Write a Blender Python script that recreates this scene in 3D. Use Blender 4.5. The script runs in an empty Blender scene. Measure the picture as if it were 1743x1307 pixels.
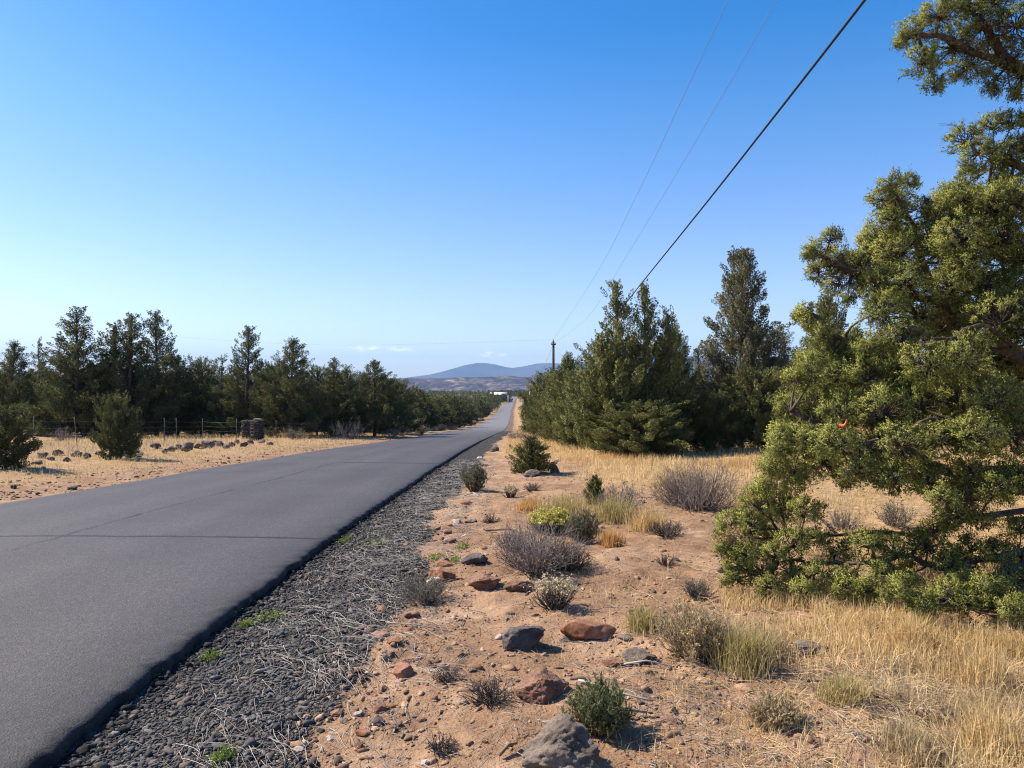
import bpy, math, random
import numpy as np
PI = math.pi
rnd = random.Random(7)
rng = np.random.default_rng(11)
sc = bpy.context.scene
COL = sc.collection
F, CX, CY = 1309.0, 871.5, 653.5          # focal length and centre of the photograph, in its pixels
EYE = 1.70

# ------------------------------------------------------------------ basic helpers
def tag(o, label=None, cat=None, group=None, kind=None):
    if label: o['label'] = label
    if cat: o['category'] = cat
    if group: o['group'] = group
    if kind: o['kind'] = kind
    return o

def mesh_np(name, V, faces, mats=(), midx=None, smooth=False, attrs=None, normals=None):
    """V (n,3); faces a list of (m,k) index arrays; midx a list of material numbers, one per array"""
    me = bpy.data.meshes.new(name)
    V = np.asarray(V, np.float32)
    me.vertices.add(len(V)); me.vertices.foreach_set('co', V.ravel())
    loops = np.concatenate([np.asarray(f, np.int32).ravel() for f in faces])
    tot = np.concatenate([np.full(len(f), np.asarray(f).shape[1], np.int32) for f in faces])
    start = np.concatenate([[0], np.cumsum(tot)[:-1]]).astype(np.int32)
    me.loops.add(len(loops)); me.loops.foreach_set('vertex_index', loops)
    me.polygons.add(len(tot)); me.polygons.foreach_set('loop_start', start)
    me.polygons.foreach_set('loop_total', tot)
    if midx is not None:
        mi = np.concatenate([np.full(len(f), m, np.int32) if np.isscalar(m) else np.asarray(m, np.int32) for f, m in zip(faces, midx)])
        me.polygons.foreach_set('material_index', mi)
    if smooth:
        me.polygons.foreach_set('use_smooth', np.ones(len(tot), bool))
    for k, a in (attrs or {}).items():
        at = me.attributes.new(k, 'FLOAT', 'POINT'); at.data.foreach_set('value', np.asarray(a, np.float32))
    for m in mats: me.materials.append(m)
    me.update(calc_edges=True)
    if normals is not None:                      # sprays of scale leaves shade like the soft lump they form
        me.polygons.foreach_set('use_smooth', np.ones(len(tot), bool))
        at = me.attributes.new('custom_normal', 'FLOAT_VECTOR', 'POINT'); at.data.foreach_set('vector', np.asarray(normals, np.float32).ravel()); me.update()
    return me

def obj(name, me, parent=None, loc=None):
    o = bpy.data.objects.new(name, me); COL.objects.link(o)
    if parent is not None: o.parent = parent
    if loc is not None: o.location = loc
    return o

def empty(name, loc, rz=0.0):
    o = bpy.data.objects.new(name, None); COL.objects.link(o)
    o.empty_display_size = .3
    o.location = loc; o.rotation_euler = (0, 0, rz)
    return o

class Geo:
    """collects pieces that end up in one mesh"""
    def __init__(self): self.V = []; self.F = []; self.M = []; self.n = 0; self.N = None
    def add(self, V, faces, m=0, N=None):
        if N is not None: self.N = N
        V = np.asarray(V, np.float32).reshape(-1, 3)
        for f in faces:
            self.F.append(np.asarray(f) + self.n); self.M.append(m)
        self.V.append(V); self.n += len(V)
    def mesh(self, name, mats, smooth=False):
        return mesh_np(name, np.concatenate(self.V), self.F, mats, self.M, smooth, normals=self.N)

def unit(a): return a / np.maximum(np.linalg.norm(a, axis=-1, keepdims=True), 1e-9)
def rand_unit(n, r=rng): return unit(r.normal(size=(n, 3)))

def tubes(Pth, R, S=4, cap=False):
    """Pth (N,K,3), R (N,K) -> verts, [quads]"""
    Pth = np.asarray(Pth, float); N, K, _ = Pth.shape
    R = np.broadcast_to(np.asarray(R, float), (N, K))
    T = np.gradient(Pth, axis=1); T = unit(T)
    ref = np.where(np.abs(T[..., 2:3]) > .9, np.array([1., 0, 0]), np.array([0, 0, 1.]))
    A = unit(np.cross(T, ref)); B = np.cross(T, A)
    ang = np.arange(S) * 2 * PI / S
    ring = (A[:, :, None, :] * np.cos(ang)[None, None, :, None] + B[:, :, None, :] * np.sin(ang)[None, None, :, None])
    V = Pth[:, :, None, :] + ring * R[:, :, None, None]
    idx = np.arange(N * K * S).reshape(N, K, S)
    a = idx[:, :-1, :]; b = np.roll(a, -1, 2); c = idx[:, 1:, :]; d = np.roll(c, -1, 2)
    Q = np.stack([a, b, d, c], -1).reshape(-1, 4)
    fs = [Q]
    if cap:
        fs.append(idx[:, -1, :].reshape(-1, S)); fs.append(idx[:, 0, ::-1].reshape(-1, S))
    return V.reshape(-1, 3), fs

def leaves(C, D, L, W, r=rng, O=None, k=.72):
    """narrow leaf quads: centre C, direction D, length L, width W (arrays)"""
    n = len(C); D = unit(D)
    s = unit(np.cross(D, rand_unit(n, r)))
    L = np.broadcast_to(L, (n,))[:, None]; W = np.broadcast_to(W, (n,))[:, None]
    b = C - D * L * .5; t = C + D * L * .5
    V = np.stack([b - s * W * .35, C - s * W * .5 + D * L * .1, t, C + s * W * .5 + D * L * .1], 1)
    f = np.arange(n * 4).reshape(n, 4)
    if O is None: return V.reshape(-1, 3), [f]
    g = np.cross(V[:, 1] - V[:, 0], V[:, 3] - V[:, 0]); g = unit(g)
    back = (g * O).sum(1) < 0; f[back] = f[back][:, ::-1]; g[back] *= -1
    return V.reshape(-1, 3), [f], np.repeat(unit(unit(O) * k + g * (1 - k)), 4, 0)

def hsh(ix, iy, iz, seed):
    h = (ix.astype(np.int64) * 374761393 + iy.astype(np.int64) * 668265263 + iz.astype(np.int64) * 2147483647 + seed * 974634777) & 0xFFFFFFFF
    h = ((h ^ (h >> 13)) * 1274126177) & 0xFFFFFFFF
    h = ((h ^ (h >> 16)) * 2246822519) & 0xFFFFFFFF
    return ((h ^ (h >> 15)) & 0xFFFFFF) / float(0xFFFFFF)

def vnoise(x, y, z=0.0, seed=0):
    x, y, z = np.broadcast_arrays(np.asarray(x, float), np.asarray(y, float), np.asarray(z, float))
    i, j, k = np.floor(x), np.floor(y), np.floor(z)
    u, v, w = x - i, y - j, z - k
    u, v, w = [t * t * t * (t * (t * 6 - 15) + 10) for t in (u, v, w)]
    o = 0
    for a in (0, 1):
        for b in (0, 1):
            for c in (0, 1):
                o = o + hsh(i + a, j + b, k + c, seed) * (u if a else 1 - u) * (v if b else 1 - v) * (w if c else 1 - w)
    return o * 2 - 1

def fbm(x, y, z=0.0, seed=0, oct=4):
    s, a, t = 0, 1.0, 0
    for i in range(oct):
        s = s + a * vnoise(np.asarray(x) * 2 ** i, np.asarray(y) * 2 ** i, np.asarray(z) * 2 ** i, seed + i * 17); t += a; a *= .5
    return s / t

def sstep(a, b, x):
    t = np.clip((np.asarray(x, float) - a) / (b - a), 0, 1); return t * t * (3 - 2 * t)

# ------------------------------------------------------------------ materials
def mat(name):
    m = bpy.data.materials.new(name); m.use_nodes = True
    nt = m.node_tree; nt.nodes.clear()
    out = nt.nodes.new('ShaderNodeOutputMaterial')
    return m, nt, out
def nd(nt, typ, **kw):
    n = nt.nodes.new(typ)
    for k, v in kw.items():
        if hasattr(n, k) and k not in n.inputs: setattr(n, k, v)
        else: n.inputs[k].default_value = v
    return n
def lk(nt, a, b): nt.links.new(a, b)
def noise(nt, vec, scale, detail=4, rough=.55, dist=0.0):
    n = nd(nt, 'ShaderNodeTexNoise'); n.inputs['Scale'].default_value = scale
    n.inputs['Detail'].default_value = detail; n.inputs['Roughness'].default_value = rough
    n.inputs['Distortion'].default_value = dist
    if vec is not None: lk(nt, vec, n.inputs['Vector'])
    return n
def ramp(nt, fac, stops, interp='LINEAR'):
    n = nd(nt, 'ShaderNodeValToRGB'); n.color_ramp.interpolation = interp
    e = n.color_ramp.elements
    while len(e) < len(stops): e.new(.5)
    for i, (p, c) in enumerate(stops):
        e[i].position = p; e[i].color = tuple(c) + (1,) if len(c) == 3 else c
    lk(nt, fac, n.inputs[0]); return n
def mixc(nt, fac, a, b, blend='MIX'):
    n = nd(nt, 'ShaderNodeMix', data_type='RGBA', blend_type=blend)
    for s, v in ((0, fac), (6, a), (7, b)):
        if hasattr(v, 'is_linked') or hasattr(v, 'links'): lk(nt, v, n.inputs[s])
        else: n.inputs[s].default_value = v if s == 0 else tuple(v) + (1,)
    return n.outputs[2]
def math_(nt, op, a, b=None, c=None, clamp=False):
    n = nd(nt, 'ShaderNodeMath', operation=op); n.use_clamp = clamp
    for i, v in enumerate((a, b, c)):
        if v is None: continue
        if isinstance(v, (int, float)): n.inputs[i].default_value = v
        else: lk(nt, v, n.inputs[i])
    return n.outputs[0]
def objco(nt): return nd(nt, 'ShaderNodeTexCoord').outputs['Object']
def bsdf(nt, out, col, rough=.9, spec=.2, bump=None, bstr=.3, bdist=.02):
    p = nd(nt, 'ShaderNodeBsdfPrincipled')
    if hasattr(col, 'links'): lk(nt, col, p.inputs['Base Color'])
    else: p.inputs['Base Color'].default_value = tuple(col) + (1,)
    if hasattr(rough, 'links'): lk(nt, rough, p.inputs['Roughness'])
    else: p.inputs['Roughness'].default_value = rough
    p.inputs['Specular IOR Level'].default_value = spec
    if bump is not None:
        b = nd(nt, 'ShaderNodeBump'); b.inputs['Strength'].default_value = bstr; b.inputs['Distance'].default_value = bdist
        lk(nt, bump, b.inputs['Height']); lk(nt, b.outputs[0], p.inputs['Normal'])
    lk(nt, p.outputs[0], out.inputs['Surface']); return p

def leaf_mat(name, dark, light, alt, nscale=1.2, trans=.25):
    """leaves: colour varies from clump to clump and from leaf to leaf"""
    m, nt, out = mat(name)
    co = objco(nt)
    n1 = noise(nt, co, nscale, 3)
    g = nd(nt, 'ShaderNodeNewGeometry').outputs['Random Per Island']
    f = math_(nt, 'ADD', math_(nt, 'MULTIPLY', n1.outputs['Fac'], .9), math_(nt, 'MULTIPLY', g, .55))
    r = ramp(nt, f, [(.35, dark), (.75, light), (1.0, alt)])
    d = nd(nt, 'ShaderNodeBsdfDiffuse'); lk(nt, r.outputs[0], d.inputs['Color'])
    t = nd(nt, 'ShaderNodeBsdfTranslucent'); lk(nt, r.outputs[0], t.inputs['Color'])
    mx = nd(nt, 'ShaderNodeMixShader'); mx.inputs[0].default_value = trans
    lk(nt, d.outputs[0], mx.inputs[1]); lk(nt, t.outputs[0], mx.inputs[2])
    lk(nt, mx.outputs[0], out.inputs['Surface'])
    return m

def stem_mat(name, a, b, scale=20):
    m, nt, out = mat(name)
    g = nd(nt, 'ShaderNodeNewGeometry').outputs['Random Per Island']
    n = noise(nt, objco(nt), scale, 2)
    f = math_(nt, 'ADD', math_(nt, 'MULTIPLY', g, .6), math_(nt, 'MULTIPLY', n.outputs['Fac'], .4))
    r = ramp(nt, f, [(.2, a), (.8, b)])
    bsdf(nt, out, r.outputs[0], .95, .1)
    return m

def bark_mat():
    m, nt, out = mat('juniper bark')
    mp = nd(nt, 'ShaderNodeMapping'); mp.inputs['Scale'].default_value = (18, 18, 2.5); lk(nt, objco(nt), mp.inputs[0])
    n = noise(nt, mp.outputs[0], 1.5, 5)
    r = ramp(nt, n.outputs['Fac'], [(.3, (.05, .036, .028)), (.6, (.12, .09, .07)), (.8, (.24, .20, .17))])
    bsdf(nt, out, r.outputs[0], .95, .1, n.outputs['Fac'], .6, .02)
    return m

def rock_mat(name, cols, pit=1.0):
    m, nt, out = mat(name)
    co = objco(nt)
    oi = nd(nt, 'ShaderNodeObjectInfo').outputs['Random']
    add = nd(nt, 'ShaderNodeVectorMath', operation='ADD'); lk(nt, co, add.inputs[0])
    cmb = nd(nt, 'ShaderNodeCombineXYZ'); sc_ = math_(nt, 'MULTIPLY', oi, 37.0)
    for i in range(3): lk(nt, sc_, cmb.inputs[i])
    lk(nt, cmb.outputs[0], add.inputs[1])
    v = add.outputs[0]
    n1 = noise(nt, v, 7, 6, .62, .4); n2 = noise(nt, v, 26, 7, .78)
    r = ramp(nt, n1.outputs['Fac'], [(.34, cols[0]), (.5, cols[1]), (.66, cols[2])])
    vo = nd(nt, 'ShaderNodeTexVoronoi'); vo.inputs['Scale'].default_value = 34; lk(nt, v, vo.inputs['Vector'])
    pits = ramp(nt, vo.outputs['Distance'], [(.12, (.45, .45, .45)), (.3, (1, 1, 1))])
    c = mixc(nt, .35 * pit, r.outputs[0], pits.outputs[0], 'MULTIPLY')
    c = mixc(nt, .35, c, ramp(nt, n2.outputs['Fac'], [(.3, (.4, .4, .4)), (.7, (1, 1, 1))]).outputs[0], 'MULTIPLY')
    # pale dust and lichen lying on the faces that look up
    geo = nd(nt, 'ShaderNodeNewGeometry'); sx = nd(nt, 'ShaderNodeSeparateXYZ'); lk(nt, geo.outputs['Normal'], sx.inputs[0])
    up = math_(nt, 'MULTIPLY', math_(nt, 'SUBTRACT', sx.outputs[2], .55, clamp=True), n2.outputs['Fac'], clamp=True)
    c = mixc(nt, up, c, cols[3])
    h = math_(nt, 'ADD', math_(nt, 'MULTIPLY', pits.outputs[0], .22 * pit), math_(nt, 'ADD', n2.outputs['Fac'], n1.outputs['Fac']))
    bsdf(nt, out, c, .92, .2, h, 1.0, .02)
    return m

M = {}
M['bark'] = bark_mat()
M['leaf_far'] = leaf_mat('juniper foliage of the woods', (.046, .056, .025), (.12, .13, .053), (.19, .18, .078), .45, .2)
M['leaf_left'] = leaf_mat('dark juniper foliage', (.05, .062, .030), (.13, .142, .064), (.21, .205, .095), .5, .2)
M['leaf_mid'] = leaf_mat('olive juniper foliage', (.075, .086, .036), (.185, .195, .074), (.29, .275, .11), .8, .2)
M['leaf_grey'] = leaf_mat('grey green juniper foliage', (.075, .076, .044), (.178, .174, .098), (.27, .25, .15), .8, .2)
M['leaf_hero'] = leaf_mat('yellow green juniper foliage', (.095, .108, .030), (.24, .252, .070), (.40, .375, .12), 2.2, .22)
M['leaf_brown'] = leaf_mat('withered juniper foliage', (.14, .085, .04), (.25, .16, .075), (.34, .23, .12), 2)
M['leaf_green'] = leaf_mat('fresh green leaves', (.085, .105, .045), (.17, .195, .085), (.27, .28, .14), 8, .3)
M['leaf_sage'] = leaf_mat('grey green sage leaves', (.09, .095, .065), (.17, .17, .11), (.28, .26, .17), 5)
M['leaf_weed'] = leaf_mat('bright green weed leaves', (.09, .12, .025), (.18, .23, .05), (.28, .33, .10), 9, .3)
M['flower'] = leaf_mat('yellow blossom', (.42, .36, .08), (.60, .52, .13), (.70, .64, .25), 20)
M['seed'] = leaf_mat('cream seed heads', (.38, .30, .17), (.55, .45, .28), (.66, .57, .40), 20)
M['straw'] = leaf_mat('dry straw', (.44, .29, .125), (.66, .475, .22), (.80, .63, .36), .8, .35)
M['straw_grey'] = leaf_mat('weathered straw', (.30, .22, .12), (.50, .38, .21), (.68, .55, .35), 1.5, .3)
M['straw_green'] = leaf_mat('greenish straw', (.25, .195, .075), (.45, .36, .15), (.66, .54, .27), 1.5, .35)
M['straw_rust'] = leaf_mat('rust coloured straw', (.42, .23, .08), (.60, .36, .14), (.72, .47, .21), 3, .35)
M['stem_grey'] = stem_mat('grey dead twigs', (.13, .105, .095), (.34, .29, .26))
M['stem_dark'] = stem_mat('dark dead twigs', (.055, .045, .04), (.17, .14, .12))
M['stem_brown'] = stem_mat('brown twigs', (.12, .085, .055), (.30, .22, .14))
M['stem_pale'] = stem_mat('bleached weed stems', (.17, .15, .135), (.54, .49, .43))
M['straw_lit'] = stem_mat('flattened straw', (.34, .24, .12), (.66, .51, .29))
M['rock_black'] = rock_mat('black stones', [(.028, .025, .024), (.06, .052, .048), (.105, .09, .08), (.15, .13, .11)])
M['rock_dark'] = rock_mat('dark lava rock', [(.055, .048, .045), (.12, .10, .092), (.22, .17, .14), (.30, .25, .21)])
M['rock_grey'] = rock_mat('grey brown lava rock', [(.075, .056, .045), (.18, .14, .11), (.31, .24, .19), (.36, .29, .23)])
M['rock_red'] = rock_mat('rust red rock', [(.20, .075, .035), (.36, .16, .085), (.48, .25, .15), (.50, .32, .22)], .4)
M['rock_brown'] = rock_mat('reddish brown lava rock', [(.14, .065, .04), (.25, .13, .085), (.38, .21, .14), (.42, .28, .19)], .8)
M['rock_pale'] = rock_mat('pale stone', [(.40, .30, .24), (.55, .43, .36), (.68, .58, .50), (.70, .62, .55)], .2)

# ------------------------------------------------------------------ terrain
PR = np.array([(-60, .4), (-8, .06), (0, -.00), (3.55, -.068), (6, -.107), (9.6, -.20), (11.9, -.28), (18.6, -.57), (21.65, -.68), (26.6, -.92), (34.8, -1.28),
      (47.2, -1.92), (60.8, -2.6), (71, -3.05), (87, -3.75), (130, -5.9), (192, -8.1), (280, -10.2), (375, -11.3), (540, -12.75), (640, -12.3), (720, -11.6), (800, -10.9),
      (900, -11.5), (1400, -17), (3000, -28), (5000, -38), (9000, -50), (20000, -60)])
def pchip_slopes(x, y):
    h = np.diff(x); d = np.diff(y) / h; m = np.zeros_like(y)
    for i in range(1, len(x) - 1):
        if d[i - 1] * d[i] > 0:
            w1, w2 = 2 * h[i] + h[i - 1], h[i] + 2 * h[i - 1]
            m[i] = (w1 + w2) / (w1 / d[i - 1] + w2 / d[i])
    m[0], m[-1] = d[0], d[-1]; return m
PS = pchip_slopes(PR[:, 0], PR[:, 1])
def P(y):
    y = np.clip(np.asarray(y, float), -60, 20000)
    i = np.clip(np.searchsorted(PR[:, 0], y) - 1, 0, len(PR) - 2)
    x0, x1 = PR[i, 0], PR[i + 1, 0]; h = x1 - x0; t = (y - x0) / h
    return ((1 + 2 * t) * (1 - t) ** 2 * PR[i, 1] + t * (1 - t) ** 2 * h * PS[i] + t * t * (3 - 2 * t) * PR[i + 1, 1] + t * t * (t - 1) * h * PS[i + 1])
def XR(y):       # right edge of the asphalt
    return np.interp(y, [-60, 15, 40, 55, 75, 95, 192, 375, 540, 720, 900, 3000], [-2.27, -2.27, -2.22, -2.2, -1.7, -1.15, -.7, -.3, 1.2, 4, 7, 40])
RW = 6.6
def XL(y): return XR(y) - RW
def ground_s(x, y):
    """ground without its small bumps"""
    x = np.asarray(x, float); y = np.asarray(y, float)
    u = x - XR(y); v = XL(y) - x
    right = np.interp(u, [0, .12, .5, 1.3, 2.3, 4, 8, 16, 60], [-.10, -.105, -.09, -.04, .03, .06, .18, .35, .9])
    left = np.interp(v, [0, .3, 1.2, 4, 10, 20, 80], [-.07, -.05, .0, .06, .12, .15, .6])
    right = right + .075 * sstep(45, 85, y) * sstep(1.2, .2, u)
    z = np.where(u > 0, right, np.where(v > 0, left, -.22))
    inside = np.minimum(-u, -v)
    z = np.where((u <= 0) & (v <= 0), -.105 - .15 * sstep(0, .35, inside), z)
    return P(y) + z
def ground(x, y):
    x = np.asarray(x, float); y = np.asarray(y, float)
    u = x - XR(y); v = XL(y) - x
    off = np.maximum(u, v); k = sstep(.1, 1.6, off)
    far = sstep(3, 30, off)
    b = .055 * fbm(x * .45, y * .45, 0, 3, 3) * k + .045 * fbm(x * 1.9, y * 1.9, 0, 9, 3) * k * (1 - .5 * far) + .018 * vnoise(x * 6.1, y * 6.1, 0, 21) * k + .007 * vnoise(x * 13, y * 13, 0, 23) * k
    b = b + .35 * fbm(x * .04, y * .04, 0, 5, 2) * far
    gr = .012 * vnoise(x * 5, y * 5, 0, 31) * sstep(0, .3, u) * (1 - k)
    return ground_s(x, y) + b + gr

def hit(px, row, dmax=3000):
    """where the sight line through a pixel meets the ground"""
    d = np.geomspace(1.5, dmax, 6000)
    x = (px - CX) / F * d; z = EYE - (row - CY) / F * d
    below = np.nonzero(z < ground(x, d))[0]
    i = below[0] if len(below) else len(d) - 1
    return float(x[i]), float(d[i]), float(ground(x[i], d[i]))
def pt(px, row, d): return ((px - CX) / F * d, d, EYE - (row - CY) / F * d)

def axis_lines(fine0, fine1, step, grow, lim0, lim1):
    a = list(np.arange(fine0, fine1 + 1e-6, step)); s = step
    while a[-1] < lim1: s *= grow; a.append(min(a[-1] + s, lim1))
    s = step; b = []; c = fine0
    while c > lim0: s *= grow; c = max(c - s, lim0); b.append(c)
    return np.array(b[::-1] + a)
gx = axis_lines(-2.6, 5.5, .045, 1.055, -15000, 15000)
gx = np.unique(np.concatenate([gx, np.arange(-20, -8.6, .25)]))
gy = axis_lines(2.2, 9.0, .045, 1.012, -60, 20000)
X, Y = np.meshgrid(gx, gy)
Z = ground(X, Y)
U = X - XR(Y); Vv = XL(Y) - X
gravel_edge = 1.22 + .35 * fbm(X * .9, Y * .9, 0, 41, 3) + .15 * np.sin(Y * .35)
g_gravel = np.where(U > -.5, 1 - sstep(-.22, .22, U - gravel_edge), 0) * (1 - sstep(70, 110, Y) * .5)
field = sstep(3.2, 5.2, U - .9 * fbm(X * .35, Y * .35, 0, 45, 3)) * sstep(12.5, 17, Y) + sstep(1.2, 2.5, U) * sstep(24, 34, Y)
near = sstep(4.3, 5.6, X + .35 * (Y - 4) * 0 + .8 * fbm(X * .6, Y * .6, 0, 47, 3) + 1.2) * .75
leftg = sstep(.7, 2.2, Vv + .9 * fbm(X * .5, Y * .5, 0, 49, 3))
g_straw = np.clip(np.where(U > 0, np.maximum(field, near), leftg * .55), 0, 1)
ids = np.arange(X.size).reshape(X.shape)
quads = np.stack([ids[:-1, :-1], ids[:-1, 1:], ids[1:, 1:], ids[1:, :-1]], -1).reshape(-1, 4)

def ground_mat():
    m, nt, out = mat('ground of red dirt, straw litter and gravel')
    co = objco(nt)
    ag = nd(nt, 'ShaderNodeAttribute', attribute_name='gravel'); as_ = nd(nt, 'ShaderNodeAttribute', attribute_name='straw')
    n1 = noise(nt, co, 1.1, 6, .62); n2 = noise(nt, co, 9, 5, .65); n3 = noise(nt, co, 60, 3, .7)
    dirt = ramp(nt, n1.outputs['Fac'], [(.3, (.25, .146, .084)), (.5, (.365, .222, .131)), (.68, (.48, .322, .206))])
    d2 = mixc(nt, .55, dirt.outputs[0], ramp(nt, n2.outputs['Fac'], [(.3, (.42, .40, .38)), (.62, (1, 1, 1))]).outputs[0], 'MULTIPLY')
    # crumbs, fallen needles and straw lying on it
    vo = nd(nt, 'ShaderNodeTexVoronoi'); vo.inputs['Scale'].default_value = 26; lk(nt, co, vo.inputs['Vector'])
    crumb = ramp(nt, vo.outputs['Distance'], [(.10, (.35, .33, .32)), (.24, (1, 1, 1))])
    spots = ramp(nt, n2.outputs['Fac'], [(.46, (0, 0, 0)), (.60, (1, 1, 1))])
    d3 = mixc(nt, math_(nt, 'MULTIPLY', spots.outputs[0], .8), d2, mixc(nt, 1.0, d2, crumb.outputs[0], 'MULTIPLY'))
    d3 = mixc(nt, .4, d3, ramp(nt, n3.outputs['Fac'], [(.32, (.5, .48, .46)), (.62, (1.0, 1.0, 1.0))]).outputs[0], 'MULTIPLY')
    mp = nd(nt, 'ShaderNodeMapping'); mp.inputs['Scale'].default_value = (30, 9, 9); mp.inputs['Rotation'].default_value = (0, 0, .5); lk(nt, co, mp.inputs[0])
    n4 = noise(nt, mp.outputs[0], 1.6, 4, .6, 1.5)
    straw = ramp(nt, n4.outputs['Fac'], [(.3, (.20, .125, .06)), (.5, (.42, .28, .125)), (.7, (.60, .43, .20))])
    sf = math_(nt, 'MULTIPLY', as_.outputs['Fac'], math_(nt, 'ADD', math_(nt, 'MULTIPLY', n2.outputs['Fac'], 2.2), -.45), clamp=True)
    c = mixc(nt, sf, d3, straw.outputs[0])
    vg = nd(nt, 'ShaderNodeTexVoronoi'); vg.inputs['Scale'].default_value = 60; lk(nt, co, vg.inputs['Vector'])
    gcol = ramp(nt, vg.outputs['Color'], [(.1, (.055, .052, .050)), (.6, (.115, .107, .10)), (.95, (.22, .20, .185))])
    gdk = mixc(nt, .7, gcol.outputs[0], ramp(nt, vg.outputs['Distance'], [(.25, (1, 1, 1)), (.6, (.3, .3, .3))]).outputs[0], 'MULTIPLY')
    gf = math_(nt, 'ADD', ag.outputs['Fac'], math_(nt, 'MULTIPLY', math_(nt, 'SUBTRACT', n2.outputs['Fac'], .5), 1.4))
    gf = ramp(nt, gf, [(.38, (0, 0, 0)), (.62, (1, 1, 1))]).outputs[0]
    c = mixc(nt, gf, c, gdk)
    h = math_(nt, 'ADD', math_(nt, 'MULTIPLY', n2.outputs['Fac'], 1.0), math_(nt, 'MULTIPLY', n3.outputs['Fac'], .35))
    h = math_(nt, 'SUBTRACT', h, math_(nt, 'MULTIPLY', math_(nt, 'MULTIPLY', vg.outputs['Distance'], gf), 1.2))
    sy = nd(nt, 'ShaderNodeSeparateXYZ'); lk(nt, co, sy.inputs[0])
    fr_ = nd(nt, 'ShaderNodeMapRange'); fr_.inputs['From Min'].default_value = 750; fr_.inputs['From Max'].default_value = 1000; lk(nt, sy.outputs[1], fr_.inputs[0])
    c = mixc(nt, fr_.outputs[0], c, ramp(nt, noise(nt, co, .02, 4).outputs['Fac'], [(.4, (.05, .055, .03)), (.65, (.13, .115, .06))]).outputs[0])   # wooded plain beyond the valley
    bsdf(nt, out, c, .95, .1, h, 1.0, .03)
    return m
me = mesh_np('ground', np.stack([X, Y, Z], -1).reshape(-1, 3), [quads], [ground_mat()], smooth=True,
             attrs={'gravel': g_gravel.ravel(), 'straw': g_straw.ravel()})
tag(obj('ground', me), kind='structure')

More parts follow.
